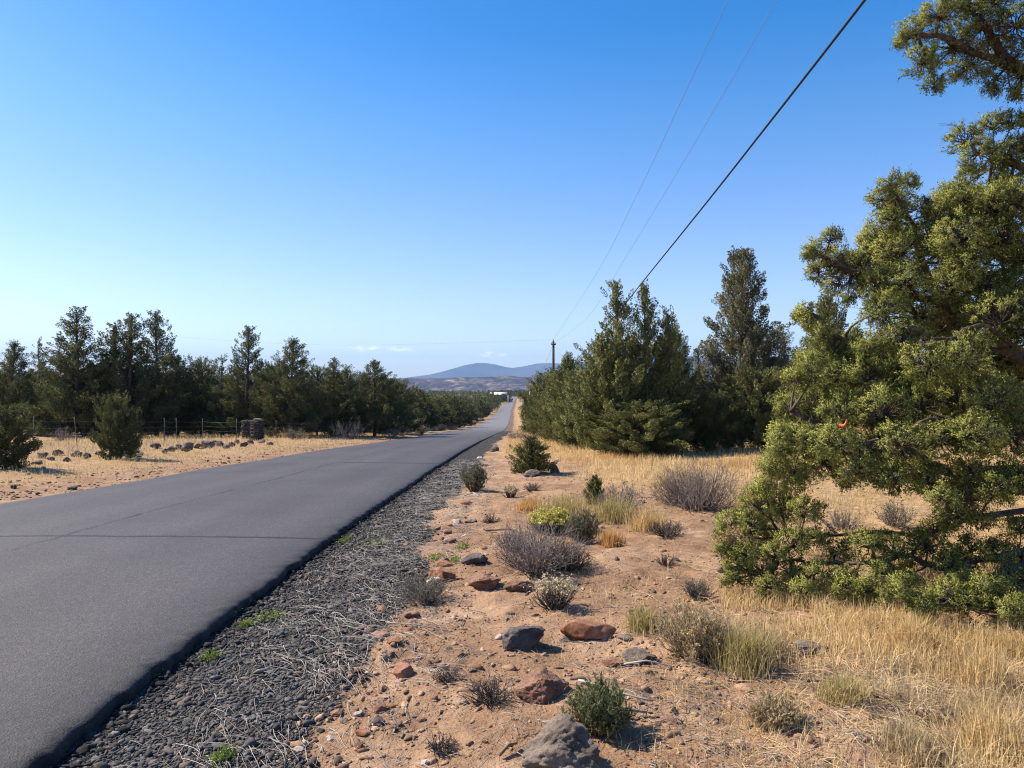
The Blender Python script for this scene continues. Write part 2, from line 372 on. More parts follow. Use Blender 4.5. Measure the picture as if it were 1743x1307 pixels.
# ------------------------------------------------------------------ road
def road_mat():
    m, nt, out = mat('worn asphalt with cracks')
    co = objco(nt); sx = nd(nt, 'ShaderNodeSeparateXYZ'); lk(nt, co, sx.inputs[0])
    n1 = noise(nt, co, .35, 4, .6); n2 = noise(nt, co, 90, 3, .75); n3 = noise(nt, co, 2.2, 4, .6)
    mp = nd(nt, 'ShaderNodeMapping'); mp.inputs['Scale'].default_value = (1.4, .05, 1); lk(nt, co, mp.inputs[0])
    n5 = noise(nt, mp.outputs[0], 1.0, 3)                               # wear drawn out along the lanes
    base = ramp(nt, n1.outputs['Fac'], [(.3, (.052, .046, .047)), (.7, (.073, .065, .066))])
    base = mixc(nt, .5, base.outputs[0], ramp(nt, n5.outputs['Fac'], [(.3, (.78, .78, .80)), (.7, (1.12, 1.1, 1.1))]).outputs[0], 'MULTIPLY')
    def band(at, wd): return math_(nt, 'EXPONENT', math_(nt, 'MULTIPLY', math_(nt, 'POWER', math_(nt, 'MULTIPLY', math_(nt, 'SUBTRACT', sx.outputs[0], at), 1 / wd), 2.0), -1.0))
    trk = math_(nt, 'ADD', math_(nt, 'ADD', band(-3.15, .32), band(-4.75, .32)), math_(nt, 'ADD', band(-6.3, .32), band(-7.9, .32)))      # polished wheel tracks
    base = mixc(nt, math_(nt, 'MULTIPLY', trk, math_(nt, 'MULTIPLY', n3.outputs['Fac'], .5)), base, (.092, .083, .083))
    base = mixc(nt, math_(nt, 'MULTIPLY', ramp(nt, noise(nt, co, .8, 6, .7).outputs['Fac'], [(.56, (0, 0, 0)), (.70, (1, 1, 1))]).outputs[0], .35), base, (.045, .040, .041))
    vo = nd(nt, 'ShaderNodeTexVoronoi'); vo.inputs['Scale'].default_value = 85; lk(nt, co, vo.inputs['Vector'])
    grain = ramp(nt, vo.outputs['Color'], [(.15, (.55, .54, .54)), (.6, (.95, .95, .95)), (.85, (1.5, 1.48, 1.46)), (1, (2.1, 2.05, 2.0))])
    c = mixc(nt, .8, base, grain.outputs[0], 'MULTIPLY')
    # pavement colour turns paler farther down the hill
    far_pale = nd(nt, 'ShaderNodeMapRange'); far_pale.inputs['From Min'].default_value = 60; far_pale.inputs['From Max'].default_value = 170; lk(nt, sx.outputs[1], far_pale.inputs[0])
    c = mixc(nt, far_pale.outputs[0], c, (.165, .155, .155))
    wob = math_(nt, 'MULTIPLY', math_(nt, 'SUBTRACT', n3.outputs['Fac'], .5), .16)
    wob2 = math_(nt, 'MULTIPLY', math_(nt, 'SUBTRACT', noise(nt, co, 14, 3).outputs['Fac'], .5), .05)
    w = math_(nt, 'ADD', wob, wob2)
    def line(v, at, half, soft):
        d = math_(nt, 'ABSOLUTE', math_(nt, 'ADD', math_(nt, 'SUBTRACT', v, at), w))
        r = nd(nt, 'ShaderNodeMapRange'); r.inputs['From Min'].default_value = half; r.inputs['From Max'].default_value = half + soft
        r.inputs['To Min'].default_value = 1; r.inputs['To Max'].default_value = 0; lk(nt, d, r.inputs[0]); return r.outputs[0]
    seam = math_(nt, 'MULTIPLY', line(sx.outputs[0], -5.5, .018, .028), math_(nt, 'MULTIPLY', math_(nt, 'SUBTRACT', noise(nt, co, 1.3, 5, .7).outputs['Fac'], .36, clamp=True), 4.0, clamp=True))
    seam = math_(nt, 'MULTIPLY', seam, math_(nt, 'LESS_THAN', sx.outputs[1], 38))
    cr1 = line(sx.outputs[1], 9.45, .036, .026)
    cr2 = math_(nt, 'MULTIPLY', line(sx.outputs[1], 24.2, .13, .07), math_(nt, 'GREATER_THAN', sx.outputs[0], -5.3))
    cr3 = math_(nt, 'MULTIPLY', line(sx.outputs[1], 20.2, .06, .05), math_(nt, 'LESS_THAN', sx.outputs[0], -6.6))
    cr3 = math_(nt, 'MULTIPLY', cr3, .5)
    crk = math_(nt, 'MAXIMUM', math_(nt, 'MAXIMUM', seam, cr1), math_(nt, 'MAXIMUM', cr2, cr3))
    c = mixc(nt, math_(nt, 'MULTIPLY', crk, .97), c, (.010, .011, .012))
    h = math_(nt, 'SUBTRACT', math_(nt, 'ADD', vo.outputs['Distance'], n2.outputs['Fac']), math_(nt, 'MULTIPLY', crk, 2.0))
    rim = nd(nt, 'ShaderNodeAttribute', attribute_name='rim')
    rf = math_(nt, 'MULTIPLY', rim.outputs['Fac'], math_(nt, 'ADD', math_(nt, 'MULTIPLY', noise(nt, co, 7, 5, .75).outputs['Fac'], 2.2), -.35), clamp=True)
    c = mixc(nt, rf, c, (.011, .010, .010))  # blackens the dark crumbled rim further, painting in the shade below the road edge
    # dust blown in over the left edge, oil darkened wheel tracks
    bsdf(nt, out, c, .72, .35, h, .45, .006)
    return m
ry = axis_lines(2.0, 16, .04, 1.02, -60, 900)
cs = np.array([0, .001, .01, .03, .06, .10, .16, .3, .6, 1.2, 2.2, 3.3, 4.4, 5.4, 6.0, 6.3, 6.45, 6.54, 6.58, 6.6, 6.601])   # from the right edge leftwards
dz = np.interp(cs, [0, .0005, .001, .012, .04, .09, .17, .35, 1, 3.3, 5.6, 6.3, 6.5, 6.6, 6.6005, 6.601], [-.34, -.34, -.060, -.026, -.014, -.008, -.004, 0, .012, .03, .012, -.002, -.02, -.045, -.26, -.26])
dz[0] = -.34; dz[1] = -.06; dz[-1] = -.26
RY = ry[:, None]
jit = .022 * fbm(0 * RY, RY * 1.1, 0, 61, 3) + .018 * vnoise(RY * 5.3, 0 * RY, 0, 63) + .016 * vnoise(RY * 13, 0 * RY, 0, 64)
edge = sstep(.45, 0, cs)[None, :]
edl = sstep(6.2, 6.6, cs)[None, :]
jl = .06 * fbm(0 * RY, RY * 1.3, 0, 66, 3)
rx = XR(RY) - cs[None, :] + jit * edge + jl * edl
lump = np.where((cs > 0) & (cs < .4), 1, 0)[None, :] * (.006 * vnoise(rx * 16, RY * 16, 0, 67) + .005 * vnoise(rx * 34, RY * 34, 0, 68)) * edge
rz = P(RY) + dz[None, :] + lump
V = np.stack([rx, np.broadcast_to(RY, rx.shape), rz], -1).reshape(-1, 3)
ids = np.arange(rx.size).reshape(rx.shape)
q = np.stack([ids[:-1, :-1], ids[1:, :-1], ids[1:, 1:], ids[:-1, 1:]], -1).reshape(-1, 4)
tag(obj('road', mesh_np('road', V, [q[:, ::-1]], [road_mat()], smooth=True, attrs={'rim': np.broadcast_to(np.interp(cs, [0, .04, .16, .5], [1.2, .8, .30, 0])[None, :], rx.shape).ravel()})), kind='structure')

# ------------------------------------------------------------------ distant hills
def hill_mat(name, kind):
    m, nt, out = mat(name); co = objco(nt)
    if kind == 'bluff':
        mp = nd(nt, 'ShaderNodeMapping'); mp.inputs['Scale'].default_value = (.010, .004, .02); lk(nt, co, mp.inputs[0])
        n = noise(nt, mp.outputs[0], 1.0, 7, .68, .6); n2 = noise(nt, co, .028, 4, .7)
        r = ramp(nt, n.outputs['Fac'], [(.36, (.035, .03, .03)), (.5, (.085, .06, .05)), (.60, (.24, .165, .12)), (.70, (.50, .39, .30))])
        c = mixc(nt, .75, r.outputs[0], ramp(nt, n2.outputs['Fac'], [(.42, (.25, .27, .22)), (.58, (1, 1, 1))]).outputs[0], 'MULTIPLY')
    else:
        n = noise(nt, co, .0012, 6, .6)
        c = ramp(nt, n.outputs['Fac'], [(.35, (.030, .038, .030)), (.65, (.075, .075, .055))]).outputs[0]
    bsdf(nt, out, c, 1.0, .0); return m
def ridge(name, y0, prof, nrow, base, m, depth, rough, seed, px0=-700, px1=2450, nx=700):
    pxs = np.linspace(px0, px1, nx); rows = np.interp(pxs, [p[0] for p in prof], [p[1] for p in prof])
    x = (pxs - CX) / F * y0; top = EYE - (rows - CY) / F * y0
    s = np.linspace(0, 1, nrow)[:, None]
    shape = np.where(s < .6, sstep(0, .6, s) ** .9, 1 - .25 * sstep(.6, 1, s))
    xx = np.broadcast_to(x, (nrow, nx)); yy = y0 + (s - .6) * depth + 0 * xx
    gul = fbm(xx / rough, yy / (rough * 2.5), 0, seed, 5)
    zz = base + (top[None, :] - base) * np.clip(shape + .20 * gul * np.clip(1 - np.abs(s - .35) / .35, 0, 1) + .015 * gul, -.02, 1.03)
    ids = np.arange(xx.size).reshape(xx.shape)
    q = np.stack([ids[:-1, :-1], ids[:-1, 1:], ids[1:, 1:], ids[1:, :-1]], -1).reshape(-1, 4)
    tag(obj(name, mesh_np(name, np.stack([xx, yy, zz], -1).reshape(-1, 3), [q], [m], smooth=True)), kind='structure')
ridge('mountains', 14000, [(-700, 640), (0, 641), (200, 640), (320, 638), (450, 641), (600, 644), (690, 643), (735, 637), (765, 631), (790, 624), (812, 619), (826, 618), (842, 620),
      (862, 625), (872, 626.5), (888, 624), (912, 620), (935, 618), (960, 618.5), (1000, 617), (1080, 611), (1150, 604), (1200, 607), (1260, 614), (1350, 611), (1500, 620), (1750, 628), (2450, 640)],
      30, -60, hill_mat('far forested mountain', 'far'), 3400, 900, 71)
ridge('hills', 5200, [(-700, 650), (0, 647), (300, 648), (560, 649), (650, 644.5), (720, 643), (800, 642), (835, 640), (870, 639.5), (888, 642), (905, 640.5), (911, 637), (918, 640.5), (960, 642), (1100, 642), (1200, 646), (1500, 648), (2450, 650)],
      34, -42, hill_mat('scrub covered bluff', 'bluff'), 1500, 160, 73, nx=1200)

# ------------------------------------------------------------------ trees
PROF = {
 'cone':  lambda t: np.interp(t, [0, .05, .14, .3, .5, .7, .85, 1], [.55, .85, 1, .92, .66, .38, .20, .03]),
 'spire': lambda t: np.interp(t, [0, .06, .16, .34, .48, .58, .75, .9, 1], [.5, .85, 1, .92, .72, .40, .28, .17, .04]),
 'round': lambda t: np.interp(t, [0, .06, .2, .45, .7, .88, 1], [.5, .85, 1, .98, .78, .48, .12]),
 'tall':  lambda t: np.interp(t, [0, .05, .2, .4, .6, .8, .92, 1], [.7, .9, 1, .88, .64, .38, .21, .03]),
}
def tree_geo(seed, H, R, prof, nb, tops=((0, 0, 1.0, 1.0),), leaf=(.095, .034), per=100, airy=0.0, ps=1.0, cl=3.7):
    """trunk Geo and crown Geo for a juniper of height H and crown radius R"""
    r = np.random.default_rng(seed)
    tr = Geo(); C, D, RAD = [], [], []
    for (ox, oy, hf, rf) in tops:
        h, rr = H * hf, R * rf
        K = 8; t = np.linspace(0, 1, K)
        wob = np.stack([.05 * h * .3 * fbm(t * 2, seed + 0 * t, 0, 5), .05 * h * .3 * fbm(t * 2, seed + 7 + 0 * t, 0, 6), 0 * t], -1)
        ax = np.stack([ox * sstep(0, .35, t), oy * sstep(0, .35, t), t * h], -1) + wob
        tr.add(*tubes(ax[None], ((1 - t) ** .8 * .0125 * h + .012)[None], 7))
        n = int(1.45 * nb * hf * (.5 + .5 * rf))
        tt = .035 + .955 * (np.arange(n) + r.uniform(0, 1, n)) / n
        tt = tt ** .9
        az = np.arange(n) * 2.39996 + r.normal(0, .5, n)
        L = rr * PROF[prof](tt) * r.uniform(.62, 1.14, n) * (1 + .25 * vnoise(np.cos(az) * 1.3 + seed, np.sin(az) * 1.3, tt * 5, seed))
        el = np.radians(np.interp(tt, [0, .25, .6, 1], [4, 18, 34, 66]) + r.normal(0, 9, n))
        keep = r.uniform(0, 1, n) > airy * sstep(.25, .6, tt)
        tt, az, L, el = tt[keep], az[keep], L[keep], el[keep]; n = len(tt)
        o = np.stack([np.interp(tt, t, ax[:, i]) for i in range(3)], -1)
        dh = np.stack([np.cos(az), np.sin(az), 0 * az], -1)
        s = np.linspace(0, 1, 5)
        rise = np.tan(el)[:, None] * (L[:, None]) * (.55 * s + .45 * s ** 2)
        path = o[:, None, :] + dh[:, None, :] * (L[:, None, None] * s[None, :, None])
        path[:, :, 2] += np.minimum(rise, 1.1 * L[:, None] * s[None, :] + .05)
        tr.add(*tubes(path, (.10 + .011 * L)[:, None] * (1 - .85 * s)[None, :] * .20, 4))
        for i in range(n):
            m = 2 + int(L[i] * cl / ps)
            ss = r.uniform(.25, 1.0, m) ** .75; ss[0] = 1
            for q in ss:
                p = np.array([np.interp(q, s, path[i, :, k]) for k in range(3)])
                C.append(p + r.normal(0, .09 * ps, 3)); RAD.append(ps * r.uniform(.12, .21) * (1.15 - .76 * tt[i]))
                D.append(dh[i] * r.uniform(.25, .8) + r.normal(0, .22, 3) + [0, 0, .85])
        for q in (.84, .88, .92, .96, 1):
            C.append(np.array([np.interp(q, t, ax[:, k]) for k in range(3)])); RAD.append((.13 - .08 * (q - .84) / .16) * ps); D.append(np.array([0, 0, 1.]) + r.normal(0, .15, 3))
    C, D, RAD = np.array(C), unit(np.array(D)), np.array(RAD)
    LEN = RAD * r.uniform(2.6, 4.6, len(RAD)) + .08 * ps
    cnt = np.maximum(10, (per * RAD * LEN / (.16 * .56) / ps ** 2).astype(int))
    ix = np.repeat(np.arange(len(C)), cnt); n = len(ix)
    q = r.uniform(0, 1, n) ** .9; u = rand_unit(n, r)
    u = unit(u - (u * D[ix]).sum(-1, keepdims=True) * D[ix])
    wid = RAD[ix] * np.sin(PI * np.clip(.12 + .86 * q, 0, 1)) ** .7 * r.uniform(.5, 1.02, n) ** .7
    pos = C[ix] + D[ix] * ((q - .30) * LEN[ix])[:, None] + u * wid[:, None]
    dr = u * .75 + D[ix] * 1.0 + r.normal(0, .30, (n, 3)); ixx = ix
    pos[:, 2] = np.maximum(pos[:, 2], .06)
    ax_ = pos * [1, 1, 0]; O = unit(u * .85 + unit(ax_) * .45 + np.array([0, 0, .22]))
    V_, f_, N_ = leaves(pos, dr, leaf[0] * r.uniform(.6, 1.4, len(ix)), leaf[1] * r.uniform(.7, 1.3, len(ix)), r, O)
    cr = Geo(); cr.add(V_, f_, 0, N_)
    return tr, cr

KINDS = {}
def tube_normals(g):
    me = g.mesh('tmp', []); n = np.empty(len(me.vertices) * 3, np.float32); me.vertices.foreach_get('normal', n); bpy.data.meshes.remove(me); return n.reshape(-1, 3)
def kind(name, m, H, R, **kw):
    tr, cr = tree_geo(H=H, R=R, **kw)
    tm = tr.mesh('trunk', [M['bark']], True); cm = cr.mesh('crown', [M[m]])
    one = Geo(); one.V = tr.V + cr.V; one.F = tr.F + [f + tr.n for f in cr.F]; one.M = [0] * len(tr.F) + [1] * len(cr.F)
    one.N = np.concatenate([tube_normals(tr), cr.N])
    KINDS[name] = dict(H=H, R=R, trunk=tm, crown=cm, geo=one, m=m, joined=None)
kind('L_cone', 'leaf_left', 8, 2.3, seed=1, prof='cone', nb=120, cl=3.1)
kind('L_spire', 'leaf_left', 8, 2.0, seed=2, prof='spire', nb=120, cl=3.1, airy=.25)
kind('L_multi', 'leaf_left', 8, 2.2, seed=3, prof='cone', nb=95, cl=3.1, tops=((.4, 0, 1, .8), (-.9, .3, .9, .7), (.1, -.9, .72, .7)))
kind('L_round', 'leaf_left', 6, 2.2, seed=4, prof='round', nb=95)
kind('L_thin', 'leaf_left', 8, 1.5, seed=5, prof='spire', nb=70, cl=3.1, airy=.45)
kind('R_multi', 'leaf_mid', 6.2, 1.9, seed=6, prof='cone', nb=105, tops=((-.55, 0, 1, .66), (.46, .15, .985, .58), (1.3, .2, .84, .48), (-1.1, -.1, .70, .7)), cl=3.2, airy=.08, leaf=(.085, .030), per=125)
kind('R_cone', 'leaf_mid', 6, 1.7, seed=7, prof='cone', nb=130, leaf=(.085, .030), per=120)
kind('R_tall', 'leaf_grey', 8, 1.75, seed=8, prof='tall', nb=175, leaf=(.085, .032), per=135, airy=.07, cl=3.2)
kind('R_round', 'leaf_mid', 5, 1.9, seed=9, prof='round', nb=110, leaf=(.085, .030), per=120)
kind('R_spire', 'leaf_grey', 6, 1.3, seed=10, prof='spire', nb=100, leaf=(.07, .023), per=105, airy=.3)
kind('W_cone', 'leaf_far', 6, 2.0, seed=21, prof='cone', nb=60, leaf=(.16, .07), per=34)
kind('W_round', 'leaf_far', 5.5, 2.1, seed=22, prof='round', nb=60, leaf=(.16, .07), per=34)
kind('W_tall', 'leaf_far', 7, 1.8, seed=23, prof='tall', nb=64, leaf=(.16, .07), per=34)
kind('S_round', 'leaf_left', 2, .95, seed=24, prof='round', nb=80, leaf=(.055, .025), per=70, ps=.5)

def tree(k, px, d, top, wpx, label, group, name='juniper_tree', parts=True, x=None, sink=.05, rz=None):
    K = KINDS[k]
    if x is None: x = (px - CX) / F * d
    z = float(ground(x, d)) - sink
    h = (EYE - (top - CY) / F * d) - z
    s = 1.18 * (wpx / F * d) / (2 * K['R']); sz = h / K['H']
    rz = rnd.uniform(0, 6.28) if k != 'R_multi' else 0.0
    if parts:
        o = empty(name, (x, d, z), rz); o.scale = (s, s, sz)
        obj('trunk', K['trunk'], o); obj('crown', K['crown'], o)
    else:
        if K['joined'] is None: K['joined'] = K['geo'].mesh('juniper_tree', [M['bark'], M[K['m']]])
        o = obj(name, K['joined'], None, (x, d, z)); o.rotation_euler = (0, 0, rz); o.scale = (s, s, sz)
    return tag(o, label, 'tree', group)

GL = 'junipers standing behind the left fence'
for a in [
 ('L_thin', 66, 66, 580, 66, 'slim juniper with a thin pointed top near the left picture edge'),
 ('L_cone', 22, 62, 584, 100, 'dark pointed juniper at the far left edge above the little roadside juniper'),
 ('L_multi', 148, 60, 529, 165, 'tall dense dark juniper with a blunt double top, tallest in the left row'),
 ('L_spire', 221, 61, 539, 125, 'tall juniper with an open see-through top just right of the left utility pole'),
 ('L_spire', 268, 64, 535, 120, 'tall juniper with a slender spire top, right neighbour of the see-through one'),
 ('L_cone', 302, 66, 608, 90, 'lower dark juniper leaning on the spire topped juniper, left of the blue gap'),
 ('L_round', 343, 66, 622, 75, 'short round topped juniper just right of the blue gap in the left row'),
 ('L_thin', 377, 64, 607, 75, 'thin pointed juniper between the round topped one and the layered one'),
 ('L_spire', 421, 62, 560, 105, 'juniper with a tiered layered spire rising behind the stone cribs'),
 ('L_round', 461, 68, 628, 60, 'low juniper filling the notch right of the layered spire'),
 ('L_cone', 497, 60, 579, 120, 'broad brownish pyramid shaped juniper right of the stone cribs'),
 ('L_round', 540, 66, 634, 70, 'low dark juniper between the pyramid shaped one and the two topped one'),
 ('L_multi', 577, 63, 612, 100, 'juniper with an open curved top and a dense left shoulder'),
 ('L_cone', 638, 66, 616, 110, 'dark pointed juniper closing the left row beside the lower woods'),
 ('L_round', 676, 76, 655, 70, 'low round juniper at the right end of the left row'),
 ]:
    tree(*a, GL)
GB = 'junipers in the second row behind the left fence'
for i in range(34):
    px = -120 + i * 24.0 + rnd.uniform(-8, 8); d = rnd.uniform(74, 104)
    tree(rnd.choice(['L_cone', 'L_round', 'L_spire']), px, d, rnd.uniform(628, 656), rnd.uniform(60, 85), 'dark juniper seen in the gaps behind the front row left of the road', GB, parts=False)
# small trees in front of the fence
x, y, z = hit(12, 797); tree('S_round', 10, y, 706, 76, 'little dark juniper cut by the left picture edge, standing on straw', 'small junipers on the left verge')
x, y, z = hit(200, 781); tree('S_round', 200, y, 690, 62, 'little blue green juniper with a short bent trunk on the left verge', 'small junipers on the left verge')

GR = 'junipers along the right side of the road'
for a in [
 ('R_multi', 1075, 27, 486, 155, 'large dense juniper with twin pointed tops right of the power cable'),
 ('R_cone', 1150, 28.5, 560, 85, 'dark juniper tucked against the right flank of the twin topped juniper'),
 ('R_round', 1030, 29, 606, 110, 'bushy olive juniper bulging left of the twin topped juniper'),
 ('R_round', 1095, 25.5, 692, 140, 'low spreading juniper skirt in front of the twin topped juniper'),
 ('R_spire', 1187, 30, 597, 75, 'small crooked topped juniper in the gap left of the tallest grey juniper'),
 ('R_tall', 1262, 29, 430, 128, 'tallest grey green juniper with a steeple top, standing alone against the sky'),
 ('R_round', 1215, 28, 676, 85, 'low dark juniper at the left foot of the tallest grey juniper'),
 ('R_round', 1290, 27.5, 640, 110, 'shaded bushy juniper at the right foot of the tallest grey juniper'),
 ('R_round', 1378, 30, 612, 110, 'round grey green juniper filling the gap left of the nearest juniper'),
 ('R_spire', 1335, 33, 572, 105, 'thin grey juniper top peeping between the tallest and the nearest juniper'),
 ('R_cone', 1345, 24, 672, 50, 'narrow green cone of a young juniper beside the nearest juniper'),
 ('R_cone', 1410, 31, 505, 130, 'grey juniper partly hidden behind the nearest juniper'),
 ('R_round', 1480, 33, 600, 160, 'bushy juniper hidden deep behind the nearest juniper'),
 ('R_cone', 968, 40, 606, 80, 'pointed juniper just right of the utility pole'),
 ('R_round', 1000, 36, 652, 85, 'bushy juniper with a brownish top between pointed one and twin topped one'),
 ('R_round', 990, 33.5, 672, 80, 'low bush shaped juniper edging the golden grass left of the twin topped juniper'),
 ('R_cone', 945, 48, 640, 70, 'juniper under the utility pole with a ragged top'),
 ('R_round', 962, 44, 668, 75, 'low bushy juniper below the pointed one right of the utility pole'),
 ('R_round', 928, 58, 646, 60, 'round juniper left of the utility pole'),
 ('R_cone', 914, 74, 650, 45, 'small pointed juniper beyond the round one left of the utility pole'),
 ]:
    tree(*a, GR)
GRF = 'junipers lining the right side of the far road'
for i in range(58):
    d = 66 * (430 / 66.) ** ((i + rnd.random()) / 58); u = rnd.choice([6.0, 6.8, 8.5, 11, 15]) + rnd.uniform(-.6, .6)
    x = float(XR(d)) + u * (1 + .0006 * d); hh = rnd.uniform(3.4, 5.4)
    z = float(ground(x, d)); top = CY - (z + hh - EYE) / d * F
    tree(rnd.choice(['W_cone', 'W_round', 'W_tall']), 0, d, top, rnd.uniform(3.4, 4.8) / d * F, 'juniper in the dense row right of the far road', GRF, parts=False, x=x)
for i in range(1, 24):
    px = 1190 + i * 58; d = rnd.uniform(38, 60)
    tree(rnd.choice(['R_round', 'R_cone']), px, d, rnd.uniform(630, 670), rnd.uniform(90, 130), 'juniper in the shade behind the large junipers right of the road', 'junipers behind the right hand row', parts=False)
GLF = 'junipers of the woods left of the far road'
cnt = 0; spots = []
while cnt < 150:
    d = 84 * (360 / 84.) ** rnd.random(); e = float(XL(d)) - 5.5 - .012 * d * 0
    x = e + min(3.5, .016 * d) - abs(rnd.gauss(0, .075 * d + 3))
    if any((x - a) ** 2 + (d - b) ** 2 < (2.2 + .006 * d) ** 2 for a, b in spots): continue
    spots.append((x, d)); cnt += 1
    hh = rnd.uniform(4.0, 6.0); z = float(ground(x, d)); top = CY - (z + hh - EYE) / d * F
    if (x / d) * F + CX > 672: top = max(top, rnd.uniform(664, 671))
    tree(rnd.choice(['W_cone', 'W_round', 'W_tall', 'W_tall']), 0, d, top, rnd.uniform(3.4, 4.8) / d * F, 'juniper in the dense dark woods left of the far road', GLF, parts=False, x=x)
# the woods that read as one mass
r = np.random.default_rng(5); C = []
n = 2600
d = 340 * (1500 / 340.) ** r.uniform(0, 1, n); side = r.uniform(0, 1, n) < .62
x = np.where(side, XL(d) - 1.5 - np.abs(r.normal(0, .14, n)) * d, XR(d) + 6 + np.abs(r.normal(0, .14, n)) * d)
close = (d > 770) & (r.uniform(0, 1, n) < .5); x = np.where(close, XR(d) - 3 + r.normal(0, 12, n), x)
hh = r.uniform(3.6, 6.4, n); z0 = ground(x, d); k = 150
t = r.uniform(.03, 1, (n, k)) ** .85; az = r.uniform(0, 6.28, (n, k)); rr = 1.9 * PROF['tall'](t) * np.sqrt(r.uniform(.25, 1, (n, k))) * (hh / 5)[:, None]
pos = np.stack([x[:, None] + rr * np.cos(az), d[:, None] + rr * np.sin(az), z0[:, None] + t * hh[:, None]], -1).reshape(-1, 3)
dr = np.stack([np.cos(az), np.sin(az), .7 + 0 * az], -1).reshape(-1, 3) + r.normal(0, .5, (n * k, 3))
O = unit(np.stack([np.cos(az), np.sin(az), .45 + 0 * az], -1).reshape(-1, 3) + r.normal(0, .35, (n * k, 3)))
V_, f_, N_ = leaves(pos, dr, .62, .32, r, O); g = Geo(); g.add(V_, f_, 0, N_)
tag(obj('woods', g.mesh('woods', [M['leaf_far']])), 'far dark juniper woods covering both sides of the valley road', 'woods', kind='stuff')

# ------------------------------------------------------------------ the near juniper at the right
def big_juniper():
    r = np.random.default_rng(77)
    B = np.array([5.75, 8.0, 0.]); B[2] = float(ground(B[0], B[1])) - .1
    root = empty('juniper_tree', tuple(B))
    tag(root, 'big yellow green juniper close by on the right, branches sweeping to the ground', 'tree', 'junipers along the right side of the road')
    W = lambda px, row, d: np.array(pt(px, row, d))
    limbs = {
     'trunk': ([B, B + [-.05, 0, 1.0], B + [.02, .05, 2.4], B + [.05, -.05, 4.0], B + [-.1, 0, 5.6], B + [.05, 0, 6.9]], .17),
     'A': ([B + [-.02, 0, 1.3], W(1743, 620, 7.7), W(1650, 579, 7.5), W(1601, 511, 7.3), W(1547, 389, 7.2), W(1520, 318, 7.15)], .075),
     'B': ([B + [.02, 0, 4.6], W(1790, 190, 7.8), W(1743, 130, 7.6), W(1680, 95, 7.5), W(1600, 60, 7.4), W(1560, 60, 7.4)], .07),
     'B2': ([W(1743, 130, 7.6), W(1700, 80, 7.5), W(1660, 20, 7.5), W(1640, -40, 7.5)], .06),
     'C': ([B + [.02, 0, 3.9], W(1790, 330, 7.7), W(1743, 285, 7.4), W(1690, 262, 7.3), W(1640, 250, 7.2)], .07),
     'D': ([W(1601, 511, 7.3), W(1540, 500, 7.2), W(1480, 470, 7.1), W(1430, 455, 7.05), W(1390, 435, 7.0)], .045),
     'E': ([B + [0, 0, 1.2], W(1720, 700, 7.4), W(1600, 660, 7.1), W(1500, 610, 7.0), W(1430, 570, 6.9), W(1375, 535, 6.9)], .075),
     'F': ([B + [0, 0, .8], W(1720, 800, 7.2), W(1600, 790, 6.9), W(1480, 740, 6.7), W(1390, 720, 6.6), W(1340, 700, 6.6)], .08),
     'G': ([B + [-.05, 0, .5], W(1743, 870, 7.2), W(1620, 893, 6.9), W(1500, 908, 6.75), W(1400, 912, 6.65), W(1310, 905, 6.6), W(1255, 905, 6.55)], .032),
     'H': ([B + [-.05, 0, .35], W(1743, 950, 6.4), W(1620, 960, 6.1), W(1520, 955, 6.1), W(1420, 960, 6.3), W(1330, 960, 6.4)], .04),
     'I': ([W(1743, 950, 6.4), W(1720, 980, 5.8), W(1660, 1010, 5.5), W(1610, 1015, 5.4)], .05),
     'J': ([B + [0, 0, 2.2], W(1760, 470, 7.4), W(1700, 430, 7.0), W(1650, 370, 6.8), W(1630, 340, 6.8)], .042),
     'K': ([B + [0, 0, 1.9], W(1743, 600, 6.8), W(1680, 560, 6.3), W(1600, 570, 6.1), W(1540, 560, 6.1)], .028),
     'L': ([B + [0, 0, 1.1], W(1743, 720, 6.4), W(1640, 720, 6.0), W(1550, 730, 5.8), W(1460, 760, 5.9)], .032),
     'N': ([B + [.0, 0, .8], W(1743, 830, 6.1), W(1690, 830, 5.8), W(1640, 850, 5.7)], .045),
    }
    nodes = []
    tg = Geo(); lg = Geo()
    def spline(P0, n=22):
        P0 = np.array(P0); tt = np.linspace(0, len(P0) - 1, n); out = []
        for t in tt:
            i = min(int(t), len(P0) - 2); f = t - i
            p0, p1, p2, p3 = P0[max(i - 1, 0)], P0[i], P0[i + 1], P0[min(i + 2, len(P0) - 1)]
            out.append(.5 * ((2 * p1) + (-p0 + p2) * f + (2 * p0 - 5 * p1 + 4 * p2 - p3) * f ** 2 + (-p0 + 3 * p1 - 3 * p2 + p3) * f ** 3))
        return np.array(out)
    for key, (pp, r0) in limbs.items():
        s = spline(pp); s = s + (.03 if key == 'trunk' else .075) * np.stack([fbm(np.arange(22) * .35, 0, i, 91 + len(nodes)) for i in range(3)], -1)
        rad = r0 * (1 - .8 * np.linspace(0, 1, 22)) * (1 + .12 * r.normal(size=22))
        (tg if key == 'trunk' else lg).add(*tubes(s[None], rad[None], 8))
        nodes.append(s[3:] if key != 'trunk' else s)
    nodes = np.concatenate(nodes)
    # clumps: photo pixel, radius in pixels, distance
    cl = []
    def c(d, *pts):
        for (px, row, rp) in pts: cl.append((px, row, rp, d + r.uniform(-.25, .25)))
    c(7.45, (1560, 55, 34), (1600, 25, 32), (1620, 80, 40), (1670, 45, 40), (1570, 105, 30), (1592, 143, 16), (1650, 110, 34), (1700, 100, 44), (1735, 40, 38), (1738, 128, 34), (1692, 150, 14), (1640, 8, 32), (1700, 0, 38), (1545, 62, 18), (1730, 160, 10))
    c(7.3, (1640, 240, 27), (1668, 262, 30), (1655, 292, 20), (1690, 215, 22), (1722, 212, 24), (1712, 262, 32), (1738, 250, 26), (1722, 306, 20), (1700, 300, 14))
